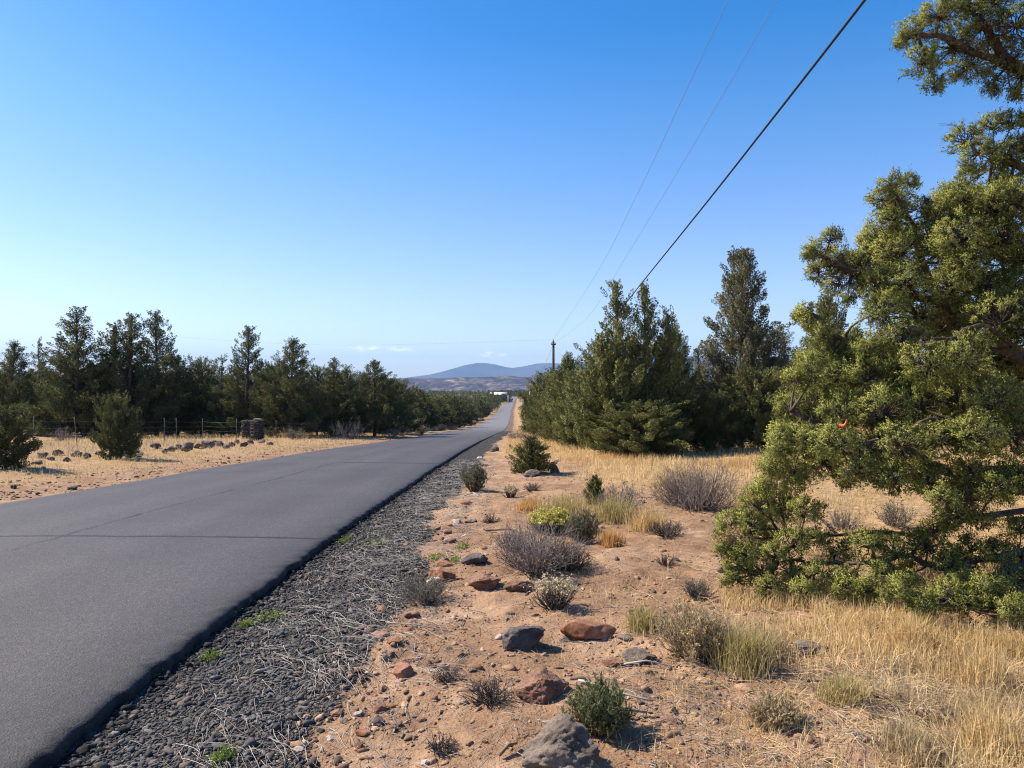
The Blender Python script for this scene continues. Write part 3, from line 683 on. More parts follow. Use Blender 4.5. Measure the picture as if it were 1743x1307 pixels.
    c(7.15, (1515, 312, 20), (1545, 312, 16), (1500, 340, 15), (1530, 345, 20), (1520, 372, 22), (1570, 352, 12), (1545, 395, 20))
    c(6.8, (1612, 335, 20), (1640, 335, 28), (1655, 360, 36), (1692, 350, 38), (1732, 345, 42), (1600, 368, 22))
    c(7.1, (1495, 408, 30), (1530, 425, 34), (1588, 400, 32), (1500, 445, 30))
    c(6.7, (1640, 405, 42), (1700, 405, 42), (1738, 430, 36), (1600, 430, 32), (1650, 450, 30))
    c(7.05, (1390, 428, 16), (1413, 407, 14), (1430, 440, 22), (1458, 450, 20), (1480, 430, 16), (1392, 465, 13), (1425, 485, 16), (1412, 452, 14), (1445, 505, 8), (1378, 432, 9), (1462, 480, 12))
    c(6.9, (1500, 480, 32), (1545, 485, 36), (1620, 490, 34), (1670, 490, 36), (1720, 490, 40), (1505, 530, 34), (1565, 540, 36))
    c(6.3, (1600, 545, 34), (1640, 545, 40), (1700, 540, 44), (1740, 560, 36), (1540, 575, 30))
    c(6.9, (1370, 530, 12), (1383, 548, 13), (1398, 572, 15), (1412, 600, 22), (1440, 605, 24), (1470, 600, 18), (1495, 590, 22), (1450, 575, 12), (1362, 540, 7))
    c(6.7, (1385, 630, 24), (1430, 640, 32), (1475, 640, 32), (1355, 645, 18), (1345, 690, 22), (1385, 690, 34), (1525, 640, 36))
    c(6.2, (1580, 620, 40), (1640, 610, 42), (1700, 610, 44), (1740, 640, 36), (1440, 700, 36), (1500, 700, 40), (1560, 690, 42), (1630, 680, 42), (1690, 680, 42))
    c(6.5, (1335, 742, 20), (1372, 750, 32), (1320, 795, 20), (1350, 805, 30), (1325, 768, 14), (1400, 790, 28))
    c(5.9, (1425, 755, 34), (1480, 765, 38), (1540, 760, 40), (1600, 750, 40), (1660, 745, 38), (1720, 740, 40), (1460, 800, 26), (1520, 812, 24), (1580, 815, 26))
    c(5.7, (1640, 850, 32), (1700, 825, 30), (1655, 810, 26), (1600, 848, 18), (1625, 880, 20), (1670, 880, 18), (1735, 800, 28))
    c(6.6, (1290, 858, 24), (1325, 862, 30), (1370, 870, 24), (1245, 890, 17), (1232, 905, 9), (1262, 925, 24), (1300, 915, 28), (1350, 925, 26), (1395, 915, 14), (1280, 890, 20), (1305, 830, 16))
    c(6.3, (1255, 962, 18), (1290, 972, 24), (1345, 975, 28), (1400, 975, 22), (1270, 945, 16), (1320, 945, 18))
    c(6.1, (1478, 928, 24), (1525, 938, 32), (1578, 928, 26), (1500, 975, 18), (1440, 985, 20), (1475, 1005, 18), (1550, 975, 18), (1510, 1015, 15))
    c(5.4, (1615, 1015, 24), (1650, 1025, 20), (1702, 995, 14), (1590, 1020, 16), (1735, 1030, 16), (1690, 1030, 14), (1640, 990, 12), (1570, 1030, 18), (1680, 1000, 20), (1730, 990, 22), (1540, 1000, 20), (1720, 1045, 18))
    c(6.2, (1235, 930, 14), (1250, 985, 14), (1310, 1000, 18), (1375, 1005, 18), (1430, 935, 20), (1440, 1000, 18), (1650, 935, 22), (1700, 945, 24), (1590, 900, 16), (1640, 960, 20), (1610, 960, 22), (1735, 900, 20), (1740, 950, 22))
    pts_ = []
    limbA = np.array([(1515, 318), (1547, 389), (1601, 511), (1650, 579), (1743, 640)], float)
    la = np.concatenate([np.linspace(limbA[i], limbA[i + 1], 12) for i in range(4)])
    for px, row, rp, d in cl:
        if row > 360 and np.min(np.hypot(la[:, 0] - px, la[:, 1] - row)) < rp * .45 + 6: d = max(d, 7.2) + .75     # leave the leaning limb in view
        if row > 700:
            d = min(d, .93 * (EYE - float(ground((px - CX) / F * d, d))) * F / (row + rp * .5 - CY))
        pts_.append((W(px, row, d), rp / F * d * (.98 if row < 325 else 1.16)))
        if 325 < row < 870 and rp > 17: pts_.append((W(px + r.uniform(-14, 14), row + r.uniform(-14, 14), d + r.uniform(.45, 1.1)), rp / F * d * 1.05))
    # the sides the picture does not show: behind, and out past the right edge
    for i in range(150):
        t = r.uniform(.04, 1); a = r.uniform(-.35, PI + .2); R = (3.0 * (1 - t) ** .6 + .5) * r.uniform(.5, 1)
        p = B + np.array([R * math.cos(a), R * math.sin(a) * .8 + .3, .25 + t * 7.3]); q = (p[0] / p[1] * F + CX)
        if q < 1800 and p[2] - EYE > (653 - 480) / F * p[1]: continue
        if q < 1600 and p[2] - EYE > (653 - 560) / F * p[1]: continue
        if q < 1560 or (p[2] < 1.0 and q < 1743): continue
        pts_.append((p, r.uniform(.16, .30)))
    for i in range(260):                          # the half beyond the picture's right edge
        t = r.uniform(.03, 1); a = r.uniform(-1.35, 1.6); R = (2.6 * (1 - t) ** .6 + .3) * r.uniform(.18, 1)
        p = B + np.array([R * math.cos(a), R * math.sin(a), .25 + t * 6.9])
        if p[0] / p[1] * F + CX > 1800: pts_.append((p, r.uniform(.18, .32)))
    Cc = []; Rr = []; Dd = []; TW = []; Oo = []
    for p, R in pts_:
        dist = np.linalg.norm(nodes - p, axis=1) + .25 * np.abs(nodes[:, 2] - p[2]); nn = nodes[np.argmin(dist)]
        mid = (nn + p) / 2 + r.normal(0, .05, 3) + r.normal(0, .12, 3) * np.linalg.norm(p - nn) - [0, 0, .05]
        s = np.linspace(0, 1, 6)[:, None]; path = (1 - s) ** 2 * nn + 2 * s * (1 - s) * mid + s ** 2 * p
        lg.add(*tubes(path[None], ((.013 + .016 * R) * (1 - .75 * s[:, 0]))[None], 5))
        n = int((14 + 1150 * R * R) * (1.0 if len(Cc) < 15000 else .5))
        out = unit((p - nn)[None])[0] * .5 + np.array([-.05, 0, .35])
        u = rand_unit(n, r); u = unit(u + .35 * out)
        q = p + u * R * (r.uniform(.45, 1.05, (n, 1)) ** .6) * [1, 1, .85]
        for k in range(n):
            Cc.append(q[k]); Rr.append(r.uniform(.034, .066)); Dd.append(u[k] * .6 + out * .6); Oo.append(u[k])
            e = q[k]; b = p - out * .3 * R
            TW.append(np.stack([b, (b + e) / 2 + r.normal(0, .02, 3), e]))
    TW = np.array(TW)
    lg.add(*tubes(TW, np.array([[.006, .004, .002]]), 3))
    # bare dead sprays hanging under the crown
    for i in range(80):
        b = nodes[r.integers(60, len(nodes))]
        dr = unit((r.normal(0, 1, 3) * [1, .8, .6] + [-.35, -.15, -.25])[None])[0]; L = r.uniform(.12, .34)
        s = np.linspace(0, 1, 5)[:, None]
        p1 = b + dr * L * s + r.normal(0, .015, (5, 3)); lg.add(*tubes(p1[None], (.006 * (1 - .8 * s[:, 0]))[None], 3))
        for k in range(4):
            j = r.integers(1, 5); p2 = p1[j] + unit((dr + r.normal(0, .7, 3))[None])[0] * s * L * .45
            lg.add(*tubes(p2[None], (.0035 * (1 - .7 * s[:, 0]))[None], 3))
    Cc, Rr, Dd = np.array(Cc), np.array(Rr), np.array(Dd)
    NS, NL = 6, 12
    sd = unit(Dd[:, None, :] + r.normal(0, .62, (len(Cc), NS, 3)))
    sl = Rr[:, None] * r.uniform(.7, 1.5, (len(Cc), NS))
    so_ = Cc[:, None, :] + rand_unit(len(Cc) * NS, r).reshape(-1, NS, 3) * (Rr * .45)[:, None, None]
    t_ = r.uniform(0, 1, (len(Cc), NS, NL))
    pos = (so_[:, :, None, :] + sd[:, :, None, :] * (sl[:, :, None] * t_)[..., None]).reshape(-1, 3)
    pos = pos + r.normal(0, .0075, pos.shape)
    dr = np.repeat(sd.reshape(-1, 3), NL, 0) + r.normal(0, .42, pos.shape)
    ix = np.repeat(np.arange(len(Cc)), NS * NL)
    gz = ground(pos[:, 0], pos[:, 1]) + .04; pos[:, 2] = np.maximum(pos[:, 2], gz)
    Oo = np.array(Oo); O = unit((pos - Cc[ix]) / Rr[ix][:, None] * .75 + Oo[ix] * .60 + np.array([0, 0, .15]))
    V, f, N_ = leaves(pos, dr, (.021 * r.uniform(.6, 1.5, len(ix))), .0072 * r.uniform(.7, 1.3, len(ix)), r, O)
    dead = (fbm(Cc[:, 0] * 2.2, Cc[:, 1] * 2.2, Cc[:, 2] * 2.2, 97, 3) > .60)[ix].astype(np.int32)
    cm = mesh_np('crown', V - B, f, [M['leaf_hero'], M['leaf_brown']], [dead], normals=N_)
    print('big juniper leaves', len(ix))
    for g_ in (tg, lg): g_.V = [v - B for v in g_.V]
    obj('trunk', tg.mesh('trunk', [M['bark']], True), root); obj('limbs', lg.mesh('limbs', [M['bark']], True), root)
    obj('crown', cm, root)
    return W
W = big_juniper()
# a scrap of orange tape on it
m, nt, out = mat('orange marking tape'); bsdf(nt, out, (.85, .13, .03), .5, .4); M['tape'] = m
s = np.linspace(0, 1, 9); a = np.array(pt(1428, 728, 5.62)); b = np.array(pt(1443, 717, 5.60))
mid = a + (b - a) * s[:, None] + np.stack([0 * s, .012 * np.sin(s * 7), .010 * np.sin(s * 9)], -1)
V = np.concatenate([mid + [0, .004, .011], mid + [0, -.004, -.011], mid + [0, .0055, .011], mid + [0, -.0025, -.011]])
i = np.arange(8); f = [np.stack([i, i + 1, i + 10, i + 9], -1), np.stack([i + 18, i + 27, i + 28, i + 19], -1), np.stack([i, i + 18, i + 19, i + 1], -1), np.stack([i + 9, i + 10, i + 28, i + 27], -1)]
tag(obj('marking_tape', mesh_np('marking_tape', V, f, [M['tape']])), 'scrap of bright orange tape caught on the near juniper', 'tape')

# ------------------------------------------------------------------ rocks
def ico(n):
    t = (1 + 5 ** .5) / 2
    V = [(-1, t, 0), (1, t, 0), (-1, -t, 0), (1, -t, 0), (0, -1, t), (0, 1, t), (0, -1, -t), (0, 1, -t), (t, 0, -1), (t, 0, 1), (-t, 0, -1), (-t, 0, 1)]
    Fc = [(0, 11, 5), (0, 5, 1), (0, 1, 7), (0, 7, 10), (0, 10, 11), (1, 5, 9), (5, 11, 4), (11, 10, 2), (10, 7, 6), (7, 1, 8), (3, 9, 4), (3, 4, 2), (3, 2, 6), (3, 6, 8), (3, 8, 9), (4, 9, 5), (2, 4, 11), (6, 2, 10), (8, 6, 7), (9, 8, 1)]
    V = [np.array(v) / np.linalg.norm(v) for v in V]
    for _ in range(n):
        mid = {}; N = []
        def m_(a, b):
            k = (min(a, b), max(a, b))
            if k not in mid: v = V[a] + V[b]; V.append(v / np.linalg.norm(v)); mid[k] = len(V) - 1
            return mid[k]
        for a, b, c_ in Fc:
            x, y, z = m_(a, b), m_(b, c_), m_(c_, a); N += [(a, x, z), (b, y, x), (c_, z, y), (x, y, z)]
        Fc = N
    return np.array(V), np.array(Fc)
ICO = {n: ico(n) for n in (1, 2, 3, 4, 5)}
def rock_mesh(seed, sx, sy, sz, m, n=4, cuts=9, rough=.10):
    cuts = int(cuts * 1.5); r = np.random.default_rng(seed); V, Fc = ICO[n]; V = V.copy()
    for k in range(cuts):                                   # broken faces
        d = unit(r.normal(size=(1, 3)))[0]; h = r.uniform(.50, .86)
        e = np.maximum(V @ d - h, 0); V = V - e[:, None] * d * .98
    V = V * (1 + .13 * fbm(V[:, 0] * 1.3 + seed, V[:, 1] * 1.3, V[:, 2] * 1.3, seed, 2) + rough * fbm(V[:, 0] * 4 + seed, V[:, 1] * 4, V[:, 2] * 4, seed + 3, 3))[:, None]
    V = V * (1 + .5 * rough * (.5 - np.abs(fbm(V[:, 0] * 2.3 + seed, V[:, 1] * 2.3, V[:, 2] * 2.3, seed + 9, 4))))[:, None]
    V = V + .045 * rough / .1 * fbm(V[:, 0] * 7, V[:, 1] * 7, V[:, 2] * 7, seed + 5, 4)[:, None] * unit(V)
    return mesh_np('rock', V * [sx, sy, sz], [Fc], [M[m]], smooth=True)
def rock(px, row, wpx, hpx, m, label, group=None, deep=.9, n=4, cuts=9, rough=.1, seed=None, rz=None, bury=.48):
    """a rock whose foot is seen at px,row and that looks wpx by hpx"""
    x, y, z = hit(px, row)
    w = wpx / F * y / 2; tilt = math.atan2(EYE - z, y)
    dp = w * deep; h = max(.35 * w, (hpx / F * y - 2 * dp * math.sin(tilt) * .5) / math.cos(tilt)) * .62
    o = obj('rock', rock_mesh(seed or int(px * 7 + row), w, dp, h, m, n, cuts, rough))
    o.location = (x, y + dp * .8, float(ground(x, y + dp * .8)) + h * (1 - bury * 1.3)); o.rotation_euler = (0, 0, rz if rz is not None else rnd.uniform(-.3, .3))
    return tag(o, label, 'rock', group)
GK = 'rocks lying on the red dirt beside the road'
for a in [
 (962, 1330, 172, 118, 'rock_grey', 'largest pitted grey brown boulder at the bottom edge of the picture', dict(n=5, cuts=6, rough=.19, deep=.8)),
 (925, 1200, 95, 60, 'rock_brown', 'reddish brown pitted rock just behind the largest boulder', dict(n=5, rough=.14)),
 (892, 1110, 86, 54, 'rock_dark', 'dark grey blocky lava rock alone on bare dirt', dict(n=5, cuts=12)),
 (1008, 1092, 112, 50, 'rock_red', 'flat rust red slab of rock with a pointed top', dict(n=4, cuts=14, rough=.03, deep=.6)),
 (1096, 1132, 66, 34, 'rock_grey', 'grey angular rock at the left foot of the tall dry grass', dict(n=4)),
 (1045, 1138, 44, 22, 'rock_brown', 'low brown rock touching the grey angular rock', dict(n=4)),
 (826, 1008, 80, 34, 'rock_brown', 'brown hollowed rock in front of the grey dead shrub', dict(n=5, cuts=7, rough=.16)),
 (885, 1008, 56, 26, 'rock_brown', 'low earth coloured rock right of the hollowed rock', dict(n=4, rough=.14)),
 (748, 993, 54, 34, 'rock_red', 'rounded red rock at the gravel edge', dict(n=4, rough=.05)),
 (757, 966, 36, 16, 'rock_red', 'small orange rock behind the rounded red one', dict(n=4, rough=.04)),
 (738, 998, 26, 20, 'rock_pale', 'pale stone leaning on the rounded red rock', dict(n=3)),
 (806, 962, 48, 26, 'rock_dark', 'dark brown rock left of the grey dead shrub', dict(n=4)),
 (972, 1000, 40, 12, 'rock_dark', 'flat dark stone right of the white flowered shrub', dict(n=4)),
 (683, 1157, 38, 27, 'rock_red', 'smooth round orange brown stone casting a small shadow', dict(n=4, cuts=4, rough=.03)),
 (641, 1086, 46, 16, 'rock_red', 'flat orange stone half in the gravel', dict(n=4, rough=.04)),
 (668, 1098, 34, 15, 'rock_red', 'orange stone right of the flat orange one', dict(n=3, rough=.05)),
 (651, 1180, 24, 20, 'rock_brown', 'small dark red stone below the smooth round stone', dict(n=3)),
 (636, 1186, 20, 10, 'rock_red', 'tiny orange stone left of the small dark red one', dict(n=3)),
 (645, 1216, 34, 22, 'rock_brown', 'brown cracked stone at the gravel margin', dict(n=3)),
 (642, 1236, 26, 20, 'rock_dark', 'dark stone just below the brown cracked stone', dict(n=3)),
 (572, 1222, 28, 14, 'rock_brown', 'brown stone lying out on the gravel', dict(n=3)),
 (616, 1256, 30, 16, 'rock_red', 'flat salmon coloured stone near the bottom edge', dict(n=3, cuts=12, rough=.03)),
 (611, 1274, 18, 12, 'rock_red', 'small bright orange stone below the salmon coloured one', dict(n=3)),
 (561, 1262, 18, 12, 'rock_pale', 'cream coloured pebble in the gravel near the bottom edge', dict(n=3)),
 (508, 1280, 20, 12, 'rock_pale', 'tan pebble left of the cream coloured one', dict(n=3)),
 (724, 1306, 22, 14, 'rock_pale', 'white chalky stone at the bottom edge', dict(n=3)),
 (777, 892, 22, 12, 'rock_pale', 'pale pink stone beside the gravel', dict(n=3)),
 (800, 891, 24, 9, 'rock_grey', 'thin grey stone right of the pale pink stone', dict(n=3)),
 (792, 858, 26, 10, 'rock_red', 'flat brick red stone below the green roadside shrub', dict(n=3, rough=.04)),
 (843, 768, 20, 14, 'rock_grey', 'grey rock like a stump near where the gravel ends', dict(n=3)),
 (816, 781, 12, 6, 'rock_pale', 'whitish stone left of the stump-like rock', dict(n=2)),
 (905, 812, 36, 15, 'rock_grey', 'grey slab lying at the foot of the small juniper', dict(n=3)),
 (944, 805, 20, 18, 'rock_grey', 'upright grey slab at the right foot of the small juniper', dict(n=3)),
 (1386, 1116, 66, 22, 'rock_grey', 'long low lichen covered rock in the dry grass', dict(n=4, rough=.13)),
 (1143, 1232, 40, 16, 'rock_brown', 'earth brown rock with a dark hollow right of the green plant', dict(n=3)),
 (1064, 1092, 30, 14, 'rock_grey', 'small grey rock at the right tip of the rust red slab', dict(n=3)),
 (964, 1094, 26, 12, 'rock_grey', 'small grey rock in front of the rust red slab', dict(n=3)),
 (930, 1105, 14, 10, 'rock_dark', 'dark pebble right of the blocky lava rock', dict(n=3)),
 (1226, 975, 22, 12, 'rock_grey', 'pale grey stone beside the left tip of the near juniper', dict(n=3)),
 ]:
    kw = a[6]; rock(*a[:6], GK, **kw)
for i in range(54):
    row_ = rnd.uniform(880, 1300); px_ = np.interp(row_, [880, 960, 1060, 1160, 1300], [800, 740, 668, 640, 590]) + rnd.gauss(0, 34) + (rnd.uniform(0, 260) if i % 4 == 0 else 0); w_ = rnd.uniform(8, 22)
    rock(px_, row_, w_, w_ * .55, rnd.choice(['rock_red', 'rock_brown', 'rock_brown', 'rock_grey', 'rock_pale']), 'small stone lying loose in the strip between gravel and red dirt', 'small stones between gravel and dirt', n=2, rough=.06, cuts=7)
GV = 'rocks strewn along the left verge'
for i, a in enumerate([(68, 780, 24, 12), (96, 776, 20, 12), (125, 778, 26, 12), (146, 781, 16, 12), (167, 774, 20, 9), (222, 774, 30, 14), (240, 774, 10, 6), (262, 764, 20, 10), (278, 772, 18, 8),
      (302, 765, 14, 8), (318, 770, 26, 18), (350, 762, 26, 14), (372, 760, 20, 10), (394, 760, 18, 9), (412, 760, 18, 10), (425, 756, 14, 8), (444, 754, 14, 7), (458, 758, 14, 6), (252, 740, 16, 9),
      (300, 738, 18, 8), (290, 768, 22, 10), (335, 763, 18, 9), (362, 757, 16, 8), (383, 764, 14, 7), (402, 756, 16, 8), (230, 779, 18, 8), (180, 779, 22, 9), (110, 785, 18, 8), (84, 784, 16, 7), (60, 790, 20, 8), (22, 832, 14, 8), (120, 834, 24, 7), (62, 843, 10, 6)]):
    rock(*a, rnd.choice(['rock_dark', 'rock_dark', 'rock_grey']), 'dark lava rock in the loose line of rocks along the left verge', GV, n=3, deep=.7, bury=.2)
for a in [(670, 733, 14, 5), (700, 734, 30, 5), (742, 733, 34, 5), (725, 737, 20, 4), (790, 724, 24, 4), (768, 728, 14, 4)]:
    rock(*a, 'rock_grey', 'pale flat stone on the far left shoulder of the road', 'pale stones on the far left shoulder', n=2)

# ------------------------------------------------------------------ gravel, crumbs and litter
def scatter_stones(name, x, y, size, mats, sink, label, cat, seed, n_ico=1):
    r = np.random.default_rng(seed); V0, F0 = ICO[n_ico]; N = len(x); nv = len(V0)
    S = size[:, None] * np.stack([r.uniform(.9, 1.8, N), r.uniform(.5, 1.0, N), r.uniform(.35, .75, N)], -1)
    a = r.uniform(0, 6.28, N); ti = r.normal(0, .5, N)
    base = V0[None] * (1 + r.uniform(-.32, .28, (N, nv, 1))) * S[:, None, :]
    ct, st = np.cos(ti)[:, None], np.sin(ti)[:, None]
    by = base[..., 1] * ct - base[..., 2] * st; bz = base[..., 1] * st + base[..., 2] * ct
    ca, sa = np.cos(a)[:, None], np.sin(a)[:, None]
    Vx = base[..., 0] * ca - by * sa + x[:, None]; Vy = base[..., 0] * sa + by * ca + y[:, None]
    Vz = bz + (ground(x, y) + sink * size)[:, None]
    Fc = (F0[None] + (np.arange(N) * nv)[:, None, None]).reshape(-1, 3)
    mi = np.repeat(r.integers(0, len(mats), N), len(F0))
    me = mesh_np(name, np.stack([Vx, Vy, Vz], -1).reshape(-1, 3), [Fc], mats, [mi])
    return tag(obj(name, me), label, cat, kind='stuff')
def pebble_mat(name, a, b):
    m, nt, out = mat(name); g = nd(nt, 'ShaderNodeNewGeometry').outputs['Random Per Island']
    n = noise(nt, objco(nt), 120, 3)
    c = mixc(nt, .5, ramp(nt, g, [(0, a), (1, b)]).outputs[0], ramp(nt, n.outputs['Fac'], [(.3, (.5, .5, .5)), (.7, (1.2, 1.2, 1.2))]).outputs[0], 'MULTIPLY')
    bsdf(nt, out, c, .9, .2, n.outputs['Fac'], .4, .003); return m
pg1 = pebble_mat('dark gravel stones', (.040, .038, .036), (.125, .117, .11)); pg2 = pebble_mat('grey gravel stones', (.07, .066, .062), (.19, .175, .16)); pg3 = pebble_mat('brown gravel stones', (.07, .055, .045), (.20, .155, .125))
pd1 = pebble_mat('dirt crumbs', (.22, .125, .075), (.46, .30, .19)); pd2 = pebble_mat('dark crumbs', (.06, .045, .035), (.20, .13, .09))
r = np.random.default_rng(31)
N = 92000; y = 2.9 * (24 / 2.9) ** (r.uniform(0, 1, N) ** .95); u = .05 + 2.25 * r.uniform(0, 1, N); x = XR(y) + u
ge = 1.22 + .35 * fbm(x * .9, y * .9, 0, 41, 3) + .15 * np.sin(y * .35)
k = (r.uniform(0, 1, N) < 1 - sstep(-.28, .10, u - ge)); x, y = x[k], y[k]
scatter_stones('gravel', x, y, np.clip(r.lognormal(-5.15, .50, len(x)), .004, .028) * (1 + .03 * y), [pg1, pg1, pg2, pg3], .25, 'dark crushed gravel filling the shoulder between road and dirt', 'gravel', 32)
N = 5200; y = 2.9 * (26 / 2.9) ** r.uniform(0, 1, N); x = XR(y) + .07 * r.normal(0, 1, N) + .04
x = np.maximum(x, XR(y) + .012)
pa = pebble_mat('black asphalt crumbs', (.012, .011, .011), (.05, .047, .046))
scatter_stones('asphalt_crumbs', x, y, np.clip(r.lognormal(-4.6, .45, N), .005, .03) * (1 + .02 * y), [pa], .3, 'black crumbs broken off along the asphalt edge', 'asphalt crumbs', 39)
N = 19000; y = 2.9 * (22 / 2.9) ** r.uniform(0, 1, N); x = -1.2 + r.uniform(0, 1, N) * (2.0 + .40 * y)
w = .30 + .7 * (fbm(x * .8, y * .8, 0, 83, 3) > .02) + .8 * (np.abs(x + .75) < .45); k = r.uniform(0, 1.2, N) < w; x, y = x[k], y[k]
scatter_stones('dirt_crumbs', x, y, np.clip(r.lognormal(-5.15, .60, len(x)), .003, .032) * (1 + .02 * y), [pd1, pd1, pd2], .1, 'loose clods and pebbles scattered over the red dirt', 'clods', 33)
N = 1300; y = 14 * (60 / 14) ** r.uniform(0, 1, N); x = XL(y) - np.abs(r.normal(0, 1.6, N)) - .1
scatter_stones('verge_clods', x, y, np.clip(r.lognormal(-4.1, .5, len(x)), .008, .05), [pd1, pd1, pd2, pg3], .2, 'brown clods and stones on the left roadside strip', 'clods', 34)

def strands(name, x, y, ang, L, rad, m, label, cat, seed, lift=.02, curl=.35):
    r = np.random.default_rng(seed); N = len(x); K = 6; s = np.linspace(0, 1, K)
    th = ang[:, None] + curl * np.cumsum(r.normal(0, .6, (N, K)), 1)
    st = L[:, None] / (K - 1)
    px = x[:, None] + np.cumsum(np.cos(th) * st, 1); py = y[:, None] + np.cumsum(np.sin(th) * st, 1)
    pz = ground(px, py) + .010 + lift * np.abs(r.normal(0, 1, (N, 1))) * np.sin(s * PI * r.uniform(.4, 1.2, (N, 1)))[...]
    g = Geo(); g.add(*tubes(np.stack([px, py, pz], -1), rad[:, None] * (1 - .6 * s)[None, :], 3))
    return tag(obj(name, g.mesh(name, [m])), label, cat, kind='stuff')
# bleached weed stems combed over the gravel
xs, ys, an, LL, rr = [], [], [], [], []
for c_ in range(680):
    y0 = 3.0 * (28 / 3.0) ** (r.uniform(0, 1) ** .62); x0 = float(XR(y0)) + r.uniform(.25, 1.75)
    a0 = r.normal(-1.08, .30); n_ = r.integers(2, 9)
    for k in range(n_):
        xs.append(x0 + r.normal(0, .10)); ys.append(y0 + r.normal(0, .13)); an.append(a0 + r.normal(0, .25)); LL.append(r.uniform(.07, .36)); rr.append(r.uniform(.0008, .0019) * (1 + .06 * y0))
strands('weed_stems', np.array(xs), np.array(ys), np.array(an), np.array(LL), np.array(rr), M['stem_pale'], 'bleached dead weed stems combed over the gravel shoulder', 'weeds', 35, .02, .16)
N = 5200; y = 2.9 * (16 / 2.9) ** r.uniform(0, 1, N); x = -1.0 + r.uniform(0, 1, N) * (1.2 + .55 * y)
k = r.uniform(-.3, .8, N) < fbm(x * .7, y * .7, 0, 87, 3) + .25 * sstep(1.2, 3, x); x, y = x[k], y[k]; n_ = len(x)
strands('twig_litter', x, y, r.uniform(0, 6.28, n_), r.uniform(.05, .28, n_), r.uniform(.0012, .0032, n_), M['stem_grey'], 'small grey twigs and straw littering the red dirt', 'litter', 36, .012, .25)
N = 4200; y = 2.9 * (14 / 2.9) ** r.uniform(0, 1, N); x = -.9 + r.uniform(0, 1, N) * (1.4 + .5 * y); n_ = N
strands('straw_litter', x, y, r.uniform(0, 6.28, n_), r.uniform(.04, .16, n_), r.uniform(.001, .002, n_), M['stem_pale'], 'pale bits of straw lying on the red dirt', 'litter', 38, .006, .15)

N = 7000; y = 3.0 * (15 / 3.0) ** r.uniform(0, 1, N); x = y * r.uniform(.12, .72, N)
k = r.uniform(0, 1, N) < sstep(.12, .4, x / y) * (.4 + .6 * (fbm(x * .8, y * .8, 0, 141, 3) > -.05)); x, y = x[k], y[k]; n_ = len(x)
strands('matted_straw', x, y, r.uniform(0, 6.28, n_), r.uniform(.08, .34, n_), r.uniform(.0010, .0020, n_) * (1 + .04 * y), M['straw_lit'], 'broken straw lying flat on the dirt at right', 'straw', 40, .03, .14)
# ------------------------------------------------------------------ dry grass
def blades(x, y, h, w, lean, r, z=None):
    N = len(x); z = ground(x, y) - .01 if z is None else z
    a = r.uniform(0, 6.28, N); dirv = np.stack([np.cos(a), np.sin(a), 0 * a], -1); ln = (lean * np.abs(r.normal(0, 1, N)))[:, None]
    b = np.stack([x, y, z], -1); up = np.array([0, 0, 1.])
    m_ = b + up * (h * .55)[:, None] + dirv * (h[:, None] * .30 * ln); t = b + up * (h * (1 - .25 * np.clip(ln[:, 0], 0, 2)))[:, None] + dirv * (h[:, None] * .95 * ln)
    sa = r.uniform(0, 6.28, N); s = np.stack([np.cos(sa), np.sin(sa), 0 * sa], -1) * (w * .5)[:, None]
    V = np.stack([b - s, b + s, m_ + s * .8, m_ - s * .8, t], 1).reshape(-1, 3); i = (np.arange(N) * 5)[:, None]
    return V, [i + np.array([[0, 1, 2, 3]]), i + np.array([[3, 2, 4]])]
r = np.random.default_rng(51)
def grass_field(name, x, y, h, m, label, wk=.0028, lean=.5):
    V, f = blades(x, y, h, (wk * (1 + .10 * y)) * r.uniform(.7, 1.3, len(x)), lean, r)
    tag(obj(name, mesh_np(name, V, f, [m])), label, 'grass', kind='stuff')
# near right: patchy tussocks
N = 60000; cx = []; 
nt_ = 980; ty = 3.0 * (13 / 3.0) ** (r.uniform(0, 1, nt_)); tx = r.uniform(.3, 1, nt_) * .70 * ty + .1
dens = sstep(-.25, .45, fbm(tx * .55, ty * .55, 0, 101, 3) + .45 * sstep(.30, .60, tx / ty) - .25 * sstep(6, 4, ty) * (tx < 2.0)) * sstep(.20, .50, tx / ty)
k = r.uniform(0, 1, nt_) < dens; tx, ty = tx[k], ty[k]; th = r.uniform(.04, .14, len(tx)) * (.6 + .8 * (fbm(tx * .9, ty * .9, 0, 103, 2) > 0))
ix = np.repeat(np.arange(len(tx)), r.integers(14, 46, len(tx)))
x = tx[ix] + r.normal(0, .05, len(ix)); y = ty[ix] + r.normal(0, .05, len(ix)); h = th[ix] * r.uniform(.5, 1.35, len(ix))
hf = fbm(tx[ix] * .5, ty[ix] * .5, 0, 107, 2)
k = hf < .30
grass_field('dry_grass', x[k], y[k], h[k], M['straw'], 'patchy golden dry grass in front of and under the near juniper', .0028, .8)
grass_field('dry_grass', x[~k], y[~k], h[~k], M['straw_grey'], 'weathered greyish straw mixed into the grass in the right foreground', .0030, 1.0)
N = 62000; y = 3.0 * (14 / 3.0) ** r.uniform(0, 1, N); x = -.2 + r.uniform(0, 1, N) * (.6 + .66 * y)
q = fbm(x * .8, y * .8, 0, 131, 3) + .4 * vnoise(x * 3.1, y * 3.1, 0, 133)
k = r.uniform(0, 1, N) < np.clip((q + .04) * 1.5, 0, 1) * sstep(.0, 2.4, x - .05 * y + .3); x, y = x[k], y[k]
grass_field('sparse_grass', x, y, r.uniform(.025, .11, len(x)), M['straw'], 'thin scattered tufts of golden grass on the open dirt', .0024, .8)
